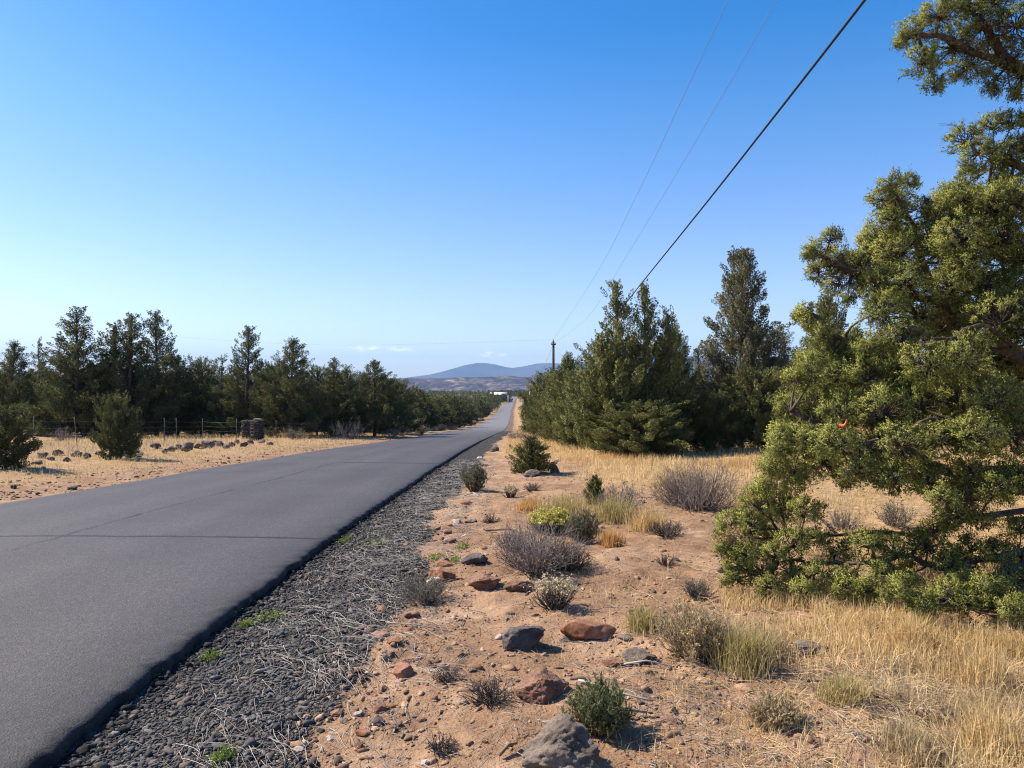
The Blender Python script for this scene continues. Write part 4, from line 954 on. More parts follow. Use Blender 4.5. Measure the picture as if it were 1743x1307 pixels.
# strip of golden grass along the juniper's foot
N = 7500; px_ = r.uniform(1230, 1800, N); rw = np.interp(px_, [1230, 1300, 1450, 1600, 1743, 1800], [985, 1015, 1050, 1078, 1110, 1125]) + np.abs(r.normal(0, 40, N)) - 14
d = 1.62 * F / (rw - CY); x = (px_ - CX) / F * d; k = vnoise(x * 2.5, d * 2.5, 0, 5) > -.45
x, d = x[k], d[k]
grass_field('grass_fringe', x, d, r.uniform(.05, .20, len(x)), M['straw'], 'golden fringe of grass along the foot of the near juniper', .0028, .5)
# the field in front of the right hand junipers
N = 74000; y = r.uniform(11, 34, N); x = XR(y) + 2.4 + r.uniform(0, 1, N) * (5 + .62 * y)
q = fbm(x * .5, y * .5, 0, 111, 3)
dn = np.clip(sstep(3.6, 5.4, x - XR(y) - 1.2 * q + .05 * (y - 14)) * (.35 + 1.1 * sstep(-.3, .25, q)) * (.35 + .65 * sstep(13, 18, y)), 0, 1)
k = r.uniform(0, 1, N) < dn; x, y = x[k], y[k]
h = r.uniform(.08, .32, len(x)) * (.6 + .6 * sstep(-.2, .4, q[k])); j = fbm(x * .6, y * .45, 0, 113, 3); j1 = j < .10; j2 = j > .30
grass_field('grass_meadow', x[j1], y[j1], h[j1], M['straw'], 'golden meadow of dry grass before the right hand junipers', .0032, .5)
grass_field('grass_meadow', x[~j1 & ~j2], y[~j1 & ~j2], h[~j1 & ~j2] * .8, M['straw_grey'], 'greyer weathered patches in the meadow before the right hand junipers', .0032, .8)
grass_field('grass_meadow', x[j2], y[j2], h[j2], M['straw_rust'], 'rusty tinted patches in the meadow before the right hand junipers', .0032, .5)
N = 14000; y = r.uniform(30, 120, N); x = XR(y) + 2.0 + r.uniform(0, 1, N) ** 1.3 * 4
grass_field('roadside_grass', x, y, r.uniform(.12, .32, N), M['straw'], 'dry grass strip along the far right shoulder', .004, .4)
# left verge
N = 30000; y = r.uniform(13, 75, N); x = XL(y) - .5 - r.uniform(0, 1, N) ** 1.1 * (4 + .32 * y)
q = fbm(x * .5, y * .35, 0, 121, 3); k = r.uniform(0, 1, N) < np.clip(sstep(.5, 2.0, XL(y) - x + .9 * q) * (.45 + .9 * sstep(-.3, .3, q)), 0, 1); x, y = x[k], y[k]
h = r.uniform(.06, .22, len(x)) * np.interp(XL(y) - x, [0, 3, 9], [.5, .8, 1.5]); k = fbm(x * .7, y * .4, 0, 123, 3) < -.06
grass_field('verge_grass', x[k], y[k], h[k], M['straw'], 'straw coloured grass covering the left verge up to the fence', .0035, .6)
grass_field('verge_grass', x[~k], y[~k], h[~k] * 1.2, M['straw_grey'], 'weathered brownish grass in patches on the left verge', .0035, .8)
# green weeds at the gravel edge
def weed_patch(px, row, wpx, hpx, label, n=190):
    x0, y0, z0 = hit(px, row); x1, y1, z1 = hit(px, row - hpx); w = wpx / F * y0
    x = x0 + r.normal(0, w * .3, n); y = y0 + r.uniform(0, 1, n) * max(.05, y1 - y0) + r.normal(0, .03, n)
    C = np.stack([x, y, ground(x, y) + r.uniform(.005, .05, n)], -1)
    V, f = leaves(C - [x0, y0, z0], np.stack([r.normal(0, 1, n), r.normal(0, 1, n), r.uniform(.1, 1, n)], -1), .022 * r.uniform(.6, 1.4, n), .011 * (1 + .03 * y0), r)
    o = obj('weed', mesh_np('weed', V, f, [M['leaf_weed']]), None, (x0, y0, z0)); tag(o, label, 'weed', 'green weeds in the gravel')
for a in [(628, 936, 46, 16, 'brightest green weed mat at the road edge below the transverse crack'), (578, 928, 34, 12, 'green weed touching the asphalt edge left of the brightest mat'),
          (740, 957, 26, 8, 'small green weed behind the rounded red rock'), (786, 937, 24, 8, 'green weed sprig between gravel and the dark brown rock'), (455, 1060, 44, 12, 'sparse yellowish weed patch in the mid gravel'),
          (415, 1072, 26, 8, 'faint green weed left of the yellowish patch'), (352, 1128, 34, 10, 'green weed beside the pale stem tangle low in the gravel'), (260, 1158, 18, 10, 'weed sprouting from the asphalt edge at lower left'),
          (372, 1302, 34, 12, 'green weed at the bottom picture edge'), (390, 1056, 14, 9, 'tiny weed growing against the asphalt edge'), (772, 960, 14, 6, 'tiny green weed touching the small orange rock')]:
    weed_patch(*a)

# ------------------------------------------------------------------ shrubs and tussocks
def shrub(px, row, wpx, hpx, style, label, cat='shrub', group='shrubs and tussocks right of the road', name='dry_shrub', dens=1.0):
    x0, y0, z0 = hit(px, row); r = np.random.default_rng(int(px * 13 + row))
    R = wpx / F * y0 / 2; H = hpx / F * y0
    y0 += R * .5; z0 = float(ground(x0, y0)) - .02
    thick = .0016 * (1 + .07 * y0)
    stem_m, leaf_m, fl_m = {'dead': ('stem_grey', None, None), 'dark': ('stem_dark', None, None), 'sage': ('stem_brown', 'leaf_sage', None), 'green': ('stem_brown', 'leaf_green', None),
        'gold': ('stem_brown', 'leaf_sage', 'flower'), 'cream': ('stem_dark', None, 'seed'), 'sagedead': ('stem_grey', 'leaf_sage', None), 'brown': ('stem_brown', 'straw_grey', None)}[style]
    n = int(110 * dens); K = 6; s = np.linspace(0, 1, K)
    az = r.uniform(0, 6.28, n); rad = R * np.sqrt(r.uniform(0, 1, n)) * r.uniform(.8, 1.1, n); hh = H * np.sqrt(np.clip(1.08 - (rad / (R * 1.12)) ** 2, .05, 1)) * r.uniform(.7, 1.05, n)
    b = np.stack([np.cos(az), np.sin(az), 0 * az], -1) * (rad * .22)[:, None]
    e = np.stack([np.cos(az) * rad, np.sin(az) * rad, hh], -1)
    ctrl = b * .5 + e * .5 + np.stack([np.cos(az) * rad * .15, np.sin(az) * rad * .15, -hh * .02], -1) + r.normal(0, .06 * R, (n, 3))
    S = s[None, :, None]; path = (1 - S) ** 2 * b[:, None] + 2 * S * (1 - S) * ctrl[:, None] + S ** 2 * e[:, None]
    path[:, 1:-1] += r.normal(0, .025 * R, (n, K - 2, 3))
    g = Geo(); g.add(*tubes(path, (thick * 1.6 * r.uniform(.7, 1.5, n))[:, None] * (1.3 - s)[None], 3))
    n2 = int(n * 7); i = r.integers(0, n, n2); j = r.integers(2, K, n2)
    o = path[i, j] ; d = unit(unit(path[i, j] - path[i, j - 1]) + r.normal(0, .8, (n2, 3)) + [0, 0, .2]); L = R * r.uniform(.12, .36, n2)
    s4 = np.linspace(0, 1, 4)[None, :, None]; tw = o[:, None] + d[:, None] * L[:, None, None] * s4 + r.normal(0, .012 * R, (n2, 4, 3)) * s4
    tw[..., 2] = np.maximum(tw[..., 2], .01)
    g.add(*tubes(tw, (thick * r.uniform(.5, 1.0, n2))[:, None] * (1.1 - .6 * s4[0, :, 0])[None], 3))
    root = empty(name, (x0, y0, z0)); tag(root, label, cat, group)
    obj('stems', g.mesh('stems', [M[stem_m]]), root)
    tips = tw[:, -1]; dirs = d
    if leaf_m:
        k = 1400 if style == 'sagedead' else 7500
        k = int(k * dens); i = r.integers(0, n2, k); tpos = tw[i, r.integers(1, 4, k)] + r.normal(0, .02 * R, (k, 3))
        lw = (.014 if style != 'green' else .016) * (.55 + .05 * y0)
        V, f = leaves(tpos, dirs[i] + r.normal(0, .5, (k, 3)) + [0, 0, .4], lw * r.uniform(1.5, 3.2, k), lw * .45, r)
        obj('foliage', mesh_np('foliage', V, f, [M[leaf_m]]), root)
    if fl_m:
        top = np.nonzero(tips[:, 2] > (np.percentile(tips[:, 2], 62)))[0]; k = 5000 if style == 'gold' else 700
        i = top[r.integers(0, len(top), k)]; lw = .010 * (1 + .05 * y0)
        V, f = leaves(tips[i] + r.normal(0, .012, (k, 3)) + [0, 0, .015], r.normal(0, 1, (k, 3)) + [0, 0, .8], lw * 1.6, lw, r)
        obj('blossoms', mesh_np('blossoms', V, f, [M[fl_m]]), root)
    return root
def tussock(px, row, wpx, hpx, m, label, n=420, lean=.5, group='shrubs and tussocks right of the road'):
    x0, y0, z0 = hit(px, row); r_ = np.random.default_rng(int(px * 3 + row)); R = wpx / F * y0 / 2; H = hpx / F * y0; y0 += R * .4; z0 = float(ground(x0, y0))
    x = r_.normal(0, R * .38, n); y = r_.normal(0, R * .38, n); h = H * r_.uniform(.45, 1.1, n)
    V, f = blades(x, y, h, .0036 * (1 + .07 * y0) * r_.uniform(.7, 1.3, n), lean, r_, z=ground(x + x0, y + y0) - z0 - .015)
    return tag(obj('grass_tussock', mesh_np('grass_tussock', V, f, [M[m]]), None, (x0, y0, z0)), label, 'grass tussock', group)
for a in [
 (915, 985, 180, 78, 'dead', 'large grey dead shrub sprawling in the middle of the dirt', 1.6),
 (968, 975, 90, 50, 'dark', 'dark twiggy right half of the dead shrub clump', 1.0),
 (872, 940, 60, 36, 'dead', 'small grey twig bush at the upper left of the large dead shrub', .7),
 (938, 912, 72, 36, 'gold', 'rabbitbrush with a bright yellow flowering dome', 1.0),
 (994, 925, 66, 50, 'sage', 'dark sage bush right of the yellow flowering dome', .8),
 (945, 1040, 84, 48, 'cream', 'low dark shrub with cream seed heads', .9),
 (806, 838, 50, 46, 'sage', 'rounded grey green shrub at the gravel edge', .9),
 (1202, 872, 165, 84, 'dead', 'big bare grey bush left of the near juniper', 1.7),
 (1160, 862, 90, 60, 'brown', 'brownish twig bush joined to the left of the big bare grey bush', .8),
 (718, 1030, 100, 42, 'sagedead', 'low grey green shrub at the gravel margin below the round red rock', 1.0),
 (838, 1205, 100, 40, 'dark', 'dark spiky dead tuft left of the reddish brown rock', .6),
 (748, 1285, 60, 26, 'dark', 'small dark dead tuft near the bottom edge', .4),
 (762, 1165, 60, 24, 'dark', 'flattened dark twig tuft below the blocky lava rock', .4),
 (1022, 1262, 120, 82, 'green', 'leafy green plant growing behind the largest boulder', 1.0),
 (1190, 1130, 130, 84, 'brown', 'tall brownish grey weed clump right of the grey angular rock', 1.2),
 (1330, 1245, 90, 46, 'brown', 'dry brown seedy bush in the right foreground', .9),
 (1140, 918, 70, 24, 'dark', 'dark low bush at the edge of the bare dirt', .6),
 (836, 890, 32, 16, 'dark', 'tiny dark dead tuft on bare dirt left of the yellow flowers', .35),
 (868, 848, 28, 18, 'cream', 'tiny cream topped shrub below the small juniper', .4),
 (905, 838, 34, 14, 'dark', 'tiny dark twig heap right of the tiny cream topped shrub', .35),
 (880, 748, 46, 14, 'dead', 'small grey shrub where the gravel narrows far ahead', .5),
 (1136, 965, 44, 20, 'dark', 'small dark weed on the dirt left of the near juniper', .35),
 (1190, 1022, 56, 30, 'sagedead', 'small greenish tussock shrub on the dirt below the near juniper', .5),
 (1060, 880, 90, 50, 'sagedead', 'grey green shrub in the grass behind the yellow flowers', .8),
 (1440, 905, 60, 36, 'dead', 'pale grey bush seen through the gap under the near juniper', .6),
 (1530, 900, 70, 40, 'sagedead', 'dusty sage bush seen under the near juniper', .6),
 ]:
    shrub(*a[:6], dens=a[6])
for a in [
 (960, 880, 120, 46, 'straw_green', 'wide greenish bunch of grass behind the yellow flowers', 800), (1045, 892, 90, 56, 'straw_green', 'tall yellow green bunchgrass right of the yellow flowers', 700),
 (1042, 932, 44, 34, 'straw_rust', 'fluffy rust orange grass tuft', 700), (1105, 905, 80, 50, 'straw', 'golden grass bunch left of the big bare grey bush', 600), (900, 870, 60, 26, 'straw_rust', 'low reddish grass at the left of the greenish bunch', 500),
 (1275, 1150, 110, 92, 'straw_green', 'tall upright greenish straw grass in the right foreground', 900), (1215, 1120, 120, 76, 'straw_grey', 'grey straw tussock beside the tall weed clump', 800), (1095, 1075, 70, 46, 'straw_green', 'dry grass tuft right of the rust red slab', 450),
 (1310, 1120, 70, 50, 'straw_grey', 'greyish tussock right of the tall upright grass', 400), (1160, 830, 80, 46, 'straw', 'golden tussock at the left end of the big bare grey bush', 500), (985, 905, 60, 36, 'straw_green', 'bunch of yellow green stalks directly behind the dark sage bush', 450),
 (1325, 1236, 100, 40, 'straw_grey', 'dry seedy grass around the brown bush in the right foreground', 500), (1560, 1110, 80, 70, 'straw', 'tall golden grass tuft near the foot of the near juniper', 450), (1690, 1180, 90, 100, 'straw', 'tall golden grass tuft near the right picture edge', 450),
 (1440, 1200, 90, 60, 'straw_green', 'olive straw tussock in the right foreground', 450), (1560, 1290, 120, 60, 'straw_grey', 'matted grey grass at the bottom right', 600), (1700, 1300, 120, 110, 'straw', 'tall straw at the bottom right corner', 500),
 ]:
    tussock(*a[:6], n=a[6])
def sapling(px, row, wpx, hpx, label):
    x, y, z = hit(px, row); K = KINDS['S_round']; o = empty('juniper_sapling', (x, y + .15, float(ground(x, y + .15)) - .03), rnd.uniform(0, 6))
    s = wpx / F * y / 1.9; o.scale = (s, s, hpx / F * y / 2.0)
    obj('trunk', K['trunk'], o); obj('crown', SAPM, o); tag(o, label, 'sapling', 'juniper saplings right of the road')
tr, cr = tree_geo(seed=41, H=2, R=.95, prof='cone', nb=80, leaf=(.055, .025), per=70, ps=.5)
SAPM = cr.mesh('crown', [M['leaf_sage'] if 0 else M['leaf_mid']])
sapling(905, 806, 74, 62, 'small dark juniper sapling with grey slabs at its foot')
sapling(1014, 858, 40, 48, 'small bright green juniper sapling poking out of the grass')
# shrubs of the left verge
GS = 'sagebrush along the left verge'
for i in range(22):
    d_ = 62 + i * 7.5 + rnd.uniform(-2, 2); x_ = float(XL(d_)) - rnd.uniform(.9, 3.2); px_ = CX + x_ / d_ * F; row_ = CY + (EYE - float(ground(x_, d_))) / d_ * F
    shrub(px_, row_, rnd.uniform(1.2, 2.0) / d_ * F, rnd.uniform(.5, .9) / d_ * F, rnd.choice(['sagedead', 'sage', 'brown', 'dead']), 'low dusty sagebrush on the left shoulder before the low woods', group='sagebrush on the far left shoulder', name='sagebrush', dens=.3)
for a in [(588, 748, 66, 30, 'sagedead', 'grey sagebrush mound below the two topped juniper on the left verge'), (500, 748, 40, 18, 'sagedead', 'small sagebrush right of the stone cribs'), (560, 728, 70, 28, 'dead', 'bare twiggy bush behind the sagebrush mound'),
          (640, 738, 40, 16, 'sage', 'green sage mound by the road at the end of the left row'), (690, 728, 44, 20, 'sagedead', 'sagebrush at the left shoulder before the low woods'), (735, 722, 36, 16, 'sagedead', 'sagebrush by the far left shoulder, second of the string'),
          (775, 714, 34, 14, 'sagedead', 'sagebrush by the far left shoulder, third of the string'), (806, 708, 28, 12, 'sagedead', 'sagebrush by the far left shoulder, farthest of the string'), (100, 752, 40, 24, 'dead', 'bare grey bush left of the leaning fence post'), (660, 724, 40, 18, 'sage', 'green sage bush under the dark pointed juniper')]:
    shrub(*a[:6], group=GS, name='sagebrush', dens=.45)

for i in range(13):
    px = 20 + i * 50 + rnd.uniform(-14, 14)
    shrub(px, 741 - i * .4, rnd.uniform(44, 80), rnd.uniform(14, 24), rnd.choice(['dead', 'brown', 'sagedead']), 'low grey brown brush at the feet of the left junipers', group='brush under the left junipers', name='brush', dens=.4)
# fallen sticks
GT = 'fallen sticks on the dirt'
def stick(pts_, rad, m, label):
    Q = np.array([hit(px, row) for px, row in pts_]); Q[:, 2] += .018 + .02 * np.sin(np.linspace(0, PI, len(Q)))
    n = 9; t = np.linspace(0, len(Q) - 1, n); p = np.stack([np.interp(t, np.arange(len(Q)), Q[:, i]) for i in range(3)], -1)
    o3 = p[0].copy(); g = Geo(); g.add(*tubes((p - o3)[None], (rad * np.linspace(1, .5, n))[None], 6, True))
    tag(obj('stick', g.mesh('stick', [M[m]], True), None, tuple(o3)), label, 'stick', GT)
stick([(985, 1163), (1020, 1178), (1060, 1192), (1112, 1200)], .008, 'stem_pale', 'long bleached stick lying behind the green plant')
stick([(1030, 1212), (1060, 1218), (1100, 1219)], .012, 'stem_grey', 'thick grey branch lying right of the green plant')
stick([(1060, 1136), (1100, 1135), (1148, 1140)], .007, 'stem_pale', 'thin bleached stick in front of the grey angular rock')
stick([(850, 1292), (866, 1282), (880, 1272)], .010, 'stem_brown', 'short brown twig left of the largest boulder')
stick([(660, 1064), (710, 1072), (770, 1080)], .006, 'stem_grey', 'grey twig pointing right across the dirt from the gravel')
stick([(1560, 1213), (1590, 1222), (1615, 1232)], .008, 'stem_pale', 'bleached stick in the matted grass at the lower right')
stick([(1405, 1062), (1408, 1080), (1418, 1088)], .008, 'stem_pale', 'white bone-like stick standing above the lichen covered rock')
stick([(825, 905), (860, 907), (880, 905)], .012, 'stem_dark', 'dark stick lying on bare dirt left of the yellow flowers')
stick([(790, 845), (806, 842), (815, 846)], .014, 'stem_pale', 'pale root at the foot of the rounded grey green shrub')

# ------------------------------------------------------------------ fence and stone cribs
m, nt, out = mat('rusty steel post'); n = noise(nt, objco(nt), 14, 4); bsdf(nt, out, ramp(nt, n.outputs['Fac'], [(.3, (.045, .04, .036)), (.7, (.13, .10, .08))]).outputs[0], .7, .3); M['post'] = m
m, nt, out = mat('white paint on post tips'); bsdf(nt, out, (.2, .19, .18), .7, .3); M['tip'] = m
m, nt, out = mat('barbed wire'); bsdf(nt, out, (.16, .14, .125), .6, .4); M['wire'] = m
x0, y0, z0 = hit(330, 752)
FP = []
for px, row in [(-60, 768), (58, 764), (132, 763), (232, 757), (280, 755), (301, 753), (345, 750), (402, 752), (470, 749), (545, 746), (612, 742), (668, 737)]:
    FP.append(hit(px, row))
fr = empty('wire_fence', FP[5]); tag(fr, 'barbed wire fence on thin steel posts before the left junipers', 'fence')
o3 = np.array(FP[5])
for i, p in enumerate(FP):
    lean = .10 if i == 2 else rnd.uniform(-.03, .03); hgt = 1.35
    a = np.array(p) - o3; b = a + [-lean * hgt, 0, hgt]
    g = Geo(); web = .013
    for dx, dy in ((web, .006), (.006, web)):                       # a T-shaped section
        q = np.array([(-dx, -dy), (dx, -dy), (dx, dy), (-dx, dy)])
        V = np.concatenate([np.c_[q, np.zeros(4)] + a - [0, 0, .1], np.c_[q, np.zeros(4)] + b]); j = np.arange(4)
        g.add(V, [np.stack([j, (j + 1) % 4, (j + 1) % 4 + 4, j + 4], -1), np.array([[4, 5, 6, 7]])])
    po = obj('post', g.mesh('post', [M['post']]), fr)
    g = Geo(); g.add(*tubes(np.array([[b - [0, 0, .16], b + [0, 0, .01]]]), .018, 6, True)); obj('post_tip', g.mesh('post_tip', [M['tip']]), po)
for hgt in (.4, .65, .9, 1.18):
    path = []
    for p, q in zip(FP[:-1], FP[1:]):
        for s in np.linspace(0, 1, 5)[:-1]: path.append(np.array(p) * (1 - s) + np.array(q) * s - o3 + [0, -.03, hgt - .05 * math.sin(s * PI)])
    g = Geo(); g.add(*tubes(np.array([path]), .003, 4)); obj('wire', g.mesh('wire', [M['wire']]), fr)
def crib(px, row, wpx, hpx, label, cap):
    x, y, z = hit(px, row); R = wpx / F * y / 2; H = hpx / F * y
    root = empty('stone_crib', (x, y, z)); tag(root, label, 'stone crib', 'stone filled wire cribs at the fence')
    r = np.random.default_rng(int(px)); g = Geo(); V0, F0 = ICO[2]
    lv = int(H / .14)
    for k in range(lv):
        for i in range(9):
            a = i / 9 * 6.28 + k * .35 + r.normal(0, .1); rr = R * .72
            for q in (0, 1):
                c = np.array([math.cos(a) * rr * (1 - .6 * q), math.sin(a) * rr * (1 - .6 * q), .08 + k * .14 + r.normal(0, .015)])
                V = V0 * (1 + .25 * vnoise(V0[:, 0] * 1.7 + i * 3.1, V0[:, 1] * 1.7 + k * 2.3, V0[:, 2] * 1.7, 3))[:, None] * [r.uniform(.10, .17), r.uniform(.10, .15), r.uniform(.07, .10)]
                g.add(V + c, [F0])
    obj('stones', g.mesh('stones', [M['rock_black']], False), root)
    g = Geo(); a = np.linspace(0, 2 * PI, 17)
    for k in range(8):
        zz = .05 + k * (H - .1) / 7; g.add(*tubes(np.stack([np.cos(a) * R, np.sin(a) * R, 0 * a + zz], -1)[None], .006, 3))
    for i in range(10):
        aa = i / 10 * 6.28; g.add(*tubes(np.array([[[math.cos(aa) * R, math.sin(aa) * R, 0], [math.cos(aa) * R, math.sin(aa) * R, H]]]), .006, 3))
    obj('wire_cage', g.mesh('wire_cage', [M['wire']]), root)
    if cap:
        cm = rock_mesh(5, R * .9, R * .8, .08, 'rock_grey', 3); c = obj('cap_stone', cm, root, (0, 0, H - .02))
crib(420, 747, 16, 32, 'left wire crib filled with dark stones, narrower and without a cap stone', False)
crib(438, 750, 22, 36, 'right and wider stone crib topped by one flat grey stone', True)

# ------------------------------------------------------------------ poles and wires
m, nt, out = mat('weathered pole wood'); mp = nd(nt, 'ShaderNodeMapping'); mp.inputs['Scale'].default_value = (14, 14, .8); lk(nt, objco(nt), mp.inputs[0]); n = noise(nt, mp.outputs[0], 1, 4)
bsdf(nt, out, ramp(nt, n.outputs['Fac'], [(.3, (.035, .026, .022)), (.7, (.10, .075, .06))]).outputs[0], .9, .2); M['pole'] = m
m, nt, out = mat('porcelain insulator'); bsdf(nt, out, (.35, .34, .33), .3, .5); M['ins'] = m
m, nt, out = mat('black cable'); bsdf(nt, out, (.012, .012, .013), .6, .3); M['cable'] = m
m, nt, out = mat('grey bare conductor'); bsdf(nt, out, (.22, .23, .25), .5, .5); M['cond'] = m
m, nt, out = mat('pale weathered post'); bsdf(nt, out, (.52, .48, .42), .8, .2); M['palepost'] = m
def box(g, c, h, m=0):
    v = np.array([(x, y, z) for x in (-1, 1) for y in (-1, 1) for z in (-1, 1)]) * h + c
    g.add(v, [np.array([[0, 1, 3, 2], [4, 6, 7, 5], [0, 4, 5, 1], [2, 3, 7, 6], [0, 2, 6, 4], [1, 5, 7, 3]])], m)
def pole(x, y, top, rad, label, arm=1.1, bands=True, group='utility poles'):
    z = float(ground(x, y)); H = top - z; root = empty('utility_pole', (x, y, z)); tag(root, label, 'utility pole', group)
    g = Geo(); g.add(*tubes(np.array([[[0, 0, -.3], [0, 0, H * .5], [0, 0, H]]]), np.array([[rad, rad * .85, rad * .7]]), 10, True)); obj('pole', g.mesh('pole', [M['pole']], True), root)
    g = Geo(); g.add(*tubes(np.array([[[0, 0, H], [0, 0, H + .32]]]), .05, 6, True)); obj('top_pin', g.mesh('top_pin', [M['ins']]), root)
    if arm:
        g = Geo(); box(g, (0, -.15 - rad * .2, H - .35), (arm, .05, .06)); a = obj('crossarm', g.mesh('crossarm', [M['pole']]), root)
        for sx in (-.9, .9):
            g = Geo(); g.add(*tubes(np.array([[[sx * arm, -.15 - rad * .2, H - .29], [sx * arm, -.15 - rad * .2, H - .2], [sx * arm, -.15 - rad * .2, H - .12]]]), np.array([[.04, .06, .03]]), 6, True)); obj('insulator', g.mesh('insulator', [M['ins']]), a)
    if bands:
        for zz in (H * .62, H * .40):
            g = Geo(); g.add(*tubes(np.array([[[0, 0, zz - .12], [0, 0, zz + .12]]]), rad * 1.15, 10, True)); box(g, (0, -rad * 1.2, zz), (.09, .06, .14)); obj('bracket', g.mesh('bracket', [M['post']]), root)
    return root
PD = 88.0; PXX = (942 - CX) / F * PD; PT = EYE - (581 - CY) / F * PD
pole(PXX, PD, PT, .19, 'dark wooden utility pole rising above the right hand junipers', .28)
lx, ly, lz = pt(193, 568, 96); pole(lx, ly, lz, .20, 'dark utility pole standing behind the tall junipers at left', .0, True)
fx, fy, fz = pt(903, 655, 260); pole(fx, fy, fz, .2, 'small distant utility pole beside the far road', .0, False)
def wire_obj(name, pts_, rad, m, label, cat='wire', group=None):
    Q = np.array(pts_, float); t = np.arange(len(Q)); n = 16 * (len(Q) - 1)
    out_ = []
    for tt in np.linspace(0, len(Q) - 1, n):
        i = min(int(tt), len(Q) - 2); f = tt - i; p0, p1, p2, p3 = Q[max(i - 1, 0)], Q[i], Q[i + 1], Q[min(i + 2, len(Q) - 1)]
        out_.append(.5 * ((2 * p1) + (-p0 + p2) * f + (2 * p0 - 5 * p1 + 4 * p2 - p3) * f ** 2 + (-p0 + 3 * p1 - 3 * p2 + p3) * f ** 3))
    g = Geo(); g.add(*tubes(np.array([out_]), rad, 6)); tag(obj(name, g.mesh(name, [m], True)), label, cat, group)
def along(lat, pxs):   # points of a wire running beside the road
    o = []
    for px, row in pxs: d = lat * F / (px - CX); o.append(pt(px, row, d))
    return o
k1 = along(4.8, [(985, 608), (1045, 540), (1100, 472), (1200, 348), (1300, 221), (1400, 93), (1472, 0)])
e = np.array(k1[-1]) + (np.array(k1[-1]) - np.array(k1[-2])) * 9
wire_obj('telephone_cable', [(PXX, PD - .2, EYE - (637 - CY) / F * PD)] + k1 + [e], .021, M['cable'], 'thick black cable slanting from the upper right down to the pole', 'cable')
k2 = along(4.65, [(958, 560), (1010, 474), (1080, 340), (1160, 171), (1240, 0)])
e = np.array(k2[-1]) + (np.array(k2[-1]) - np.array(k2[-2])) * 5
GW = 'thin overhead wires along the road'
wire_obj('overhead_wire', [(PXX - .25, PD - .2, PT - .12)] + k2[1:] + [e], .0065, M['cond'], 'thin overhead wire, left one of the pair above the cable', 'wire', GW)
k3 = along(5.9, [(1000, 540), (1060, 446), (1150, 298), (1240, 145), (1323, 0)])
e = np.array(k3[-1]) + (np.array(k3[-1]) - np.array(k3[-2])) * 5
wire_obj('overhead_wire', [(PXX + .25, PD - .2, PT - .12)] + k3 + [e], .0065, M['cond'], 'thin overhead wire, right one of the pair above the cable', 'wire', GW)
wire_obj('overhead_wire', [(PXX, PD, PT + .2), ((PXX + lx) / 2, (PD + ly) / 2, (PT + lz) / 2 - .9), (lx, ly, lz + .2)], .0055, M['cond'], 'faint level wire crossing the road to the left pole', 'wire', GW)
wire_obj('overhead_wire', [(PXX, PD + .2, PT - .3), ((PXX + fx) / 2, (PD + fy) / 2, (PT + fz) / 2 - 2.2), (fx, fy, fz)], .012, M['cond'], 'wire running on from the pole to the distant pole', 'wire', GW)
for (px, t_, b_, d, lab) in [(888, 679, 690, 330, 'pale marker post right of the far road'), (890.5, 675, 681, 400, 'second pale marker post farther up the far road'), (902, 662, 671, 300, 'pale slender post beside the distant utility pole'), (865, 673, 680, 560, 'short pale post left of the far road end')]:
    a = np.array(pt(px, t_, d)); z = min(float(ground(a[0], d)), a[2] - .5); g = Geo(); g.add(*tubes(np.array([[[0, 0, -.1], [0, 0, a[2] - z]]]), .18 if d < 500 else .3, 8, True)); box(g, (0, 0, a[2] - z + .04), (.2, .2, .05))
    tag(obj('marker_post', g.mesh('marker_post', [M['palepost']]), None, (a[0], d, z)), lab, 'post', 'pale posts along the far road')
for i, (px, d_, top) in enumerate([(838, 600, 670.5), (843, 590, 672), (848, 610, 671.5), (853, 595, 672), (858, 605, 671.3), (862.5, 612, 671.8), (867, 600, 669)]):
    tree(['W_cone', 'W_round', 'W_tall'][i % 3], px, d_, top, 9.5, 'small far juniper standing in front of the white roofed building', 'junipers in front of the white roof', parts=False)
# white shed far down the road
def shed(px0, px1, r0, r1, d, label, group='far buildings'):
    a = np.array(pt(px0, r0, d)); b = np.array(pt(px1, r1, d)); z = min(float(ground((a[0] + b[0]) / 2, d)), b[2]) - .2; c = np.array([(a[0] + b[0]) / 2, d, z])
    w = (b[0] - a[0]) / 2; dep = max(4., w * .6); hw = b[2] - z; hr = a[2] - z
    root = empty('shed', tuple(c)); tag(root, label, 'building', group)
    g = Geo(); box(g, (0, 0, hw / 2), (w * .97, dep * .95, hw / 2)); wl = obj('wall', g.mesh('wall', [M['shedwall']]), root)
    V = np.array([(-w, -dep - .3, hw), (w, -dep - .3, hw), (w, 0, hr), (-w, 0, hr), (w, dep + .3, hw), (-w, dep + .3, hw), (-w, -dep - .3, hw - .12), (w, -dep - .3, hw - .12), (w, dep + .3, hw - .12), (-w, dep + .3, hw - .12)])
    g = Geo(); g.add(V, [np.array([[0, 1, 2, 3], [3, 2, 4, 5], [6, 7, 1, 0], [5, 4, 8, 9], [6, 9, 8, 7]]), np.array([[0, 3, 5], [1, 4, 2]]), np.array([[6, 0, 5, 9], [7, 8, 4, 1]])]); obj('roof', g.mesh('roof', [M['white']]), root)
    g = Geo(); box(g, (w * .3, -dep * .95 - .03, min(1.4, hw * .4)), (min(1.5, w * .2), .03, min(1.4, hw * .4))); obj('door', g.mesh('door', [M['shedwall']]), root)
m, nt, out = mat('white sheet metal roof'); bsdf(nt, out, (.85, .85, .85), .5, .4); M['white'] = m
m, nt, out = mat('dark shed wall'); bsdf(nt, out, (.07, .06, .05), .8, .2); M['shedwall'] = m
shed(841, 863.5, 667.5, 671.5, 640, 'long building with a bright white roof far down the road')
shed(834, 839, 668, 670.5, 1000, 'tiny pale building left of the white roof')

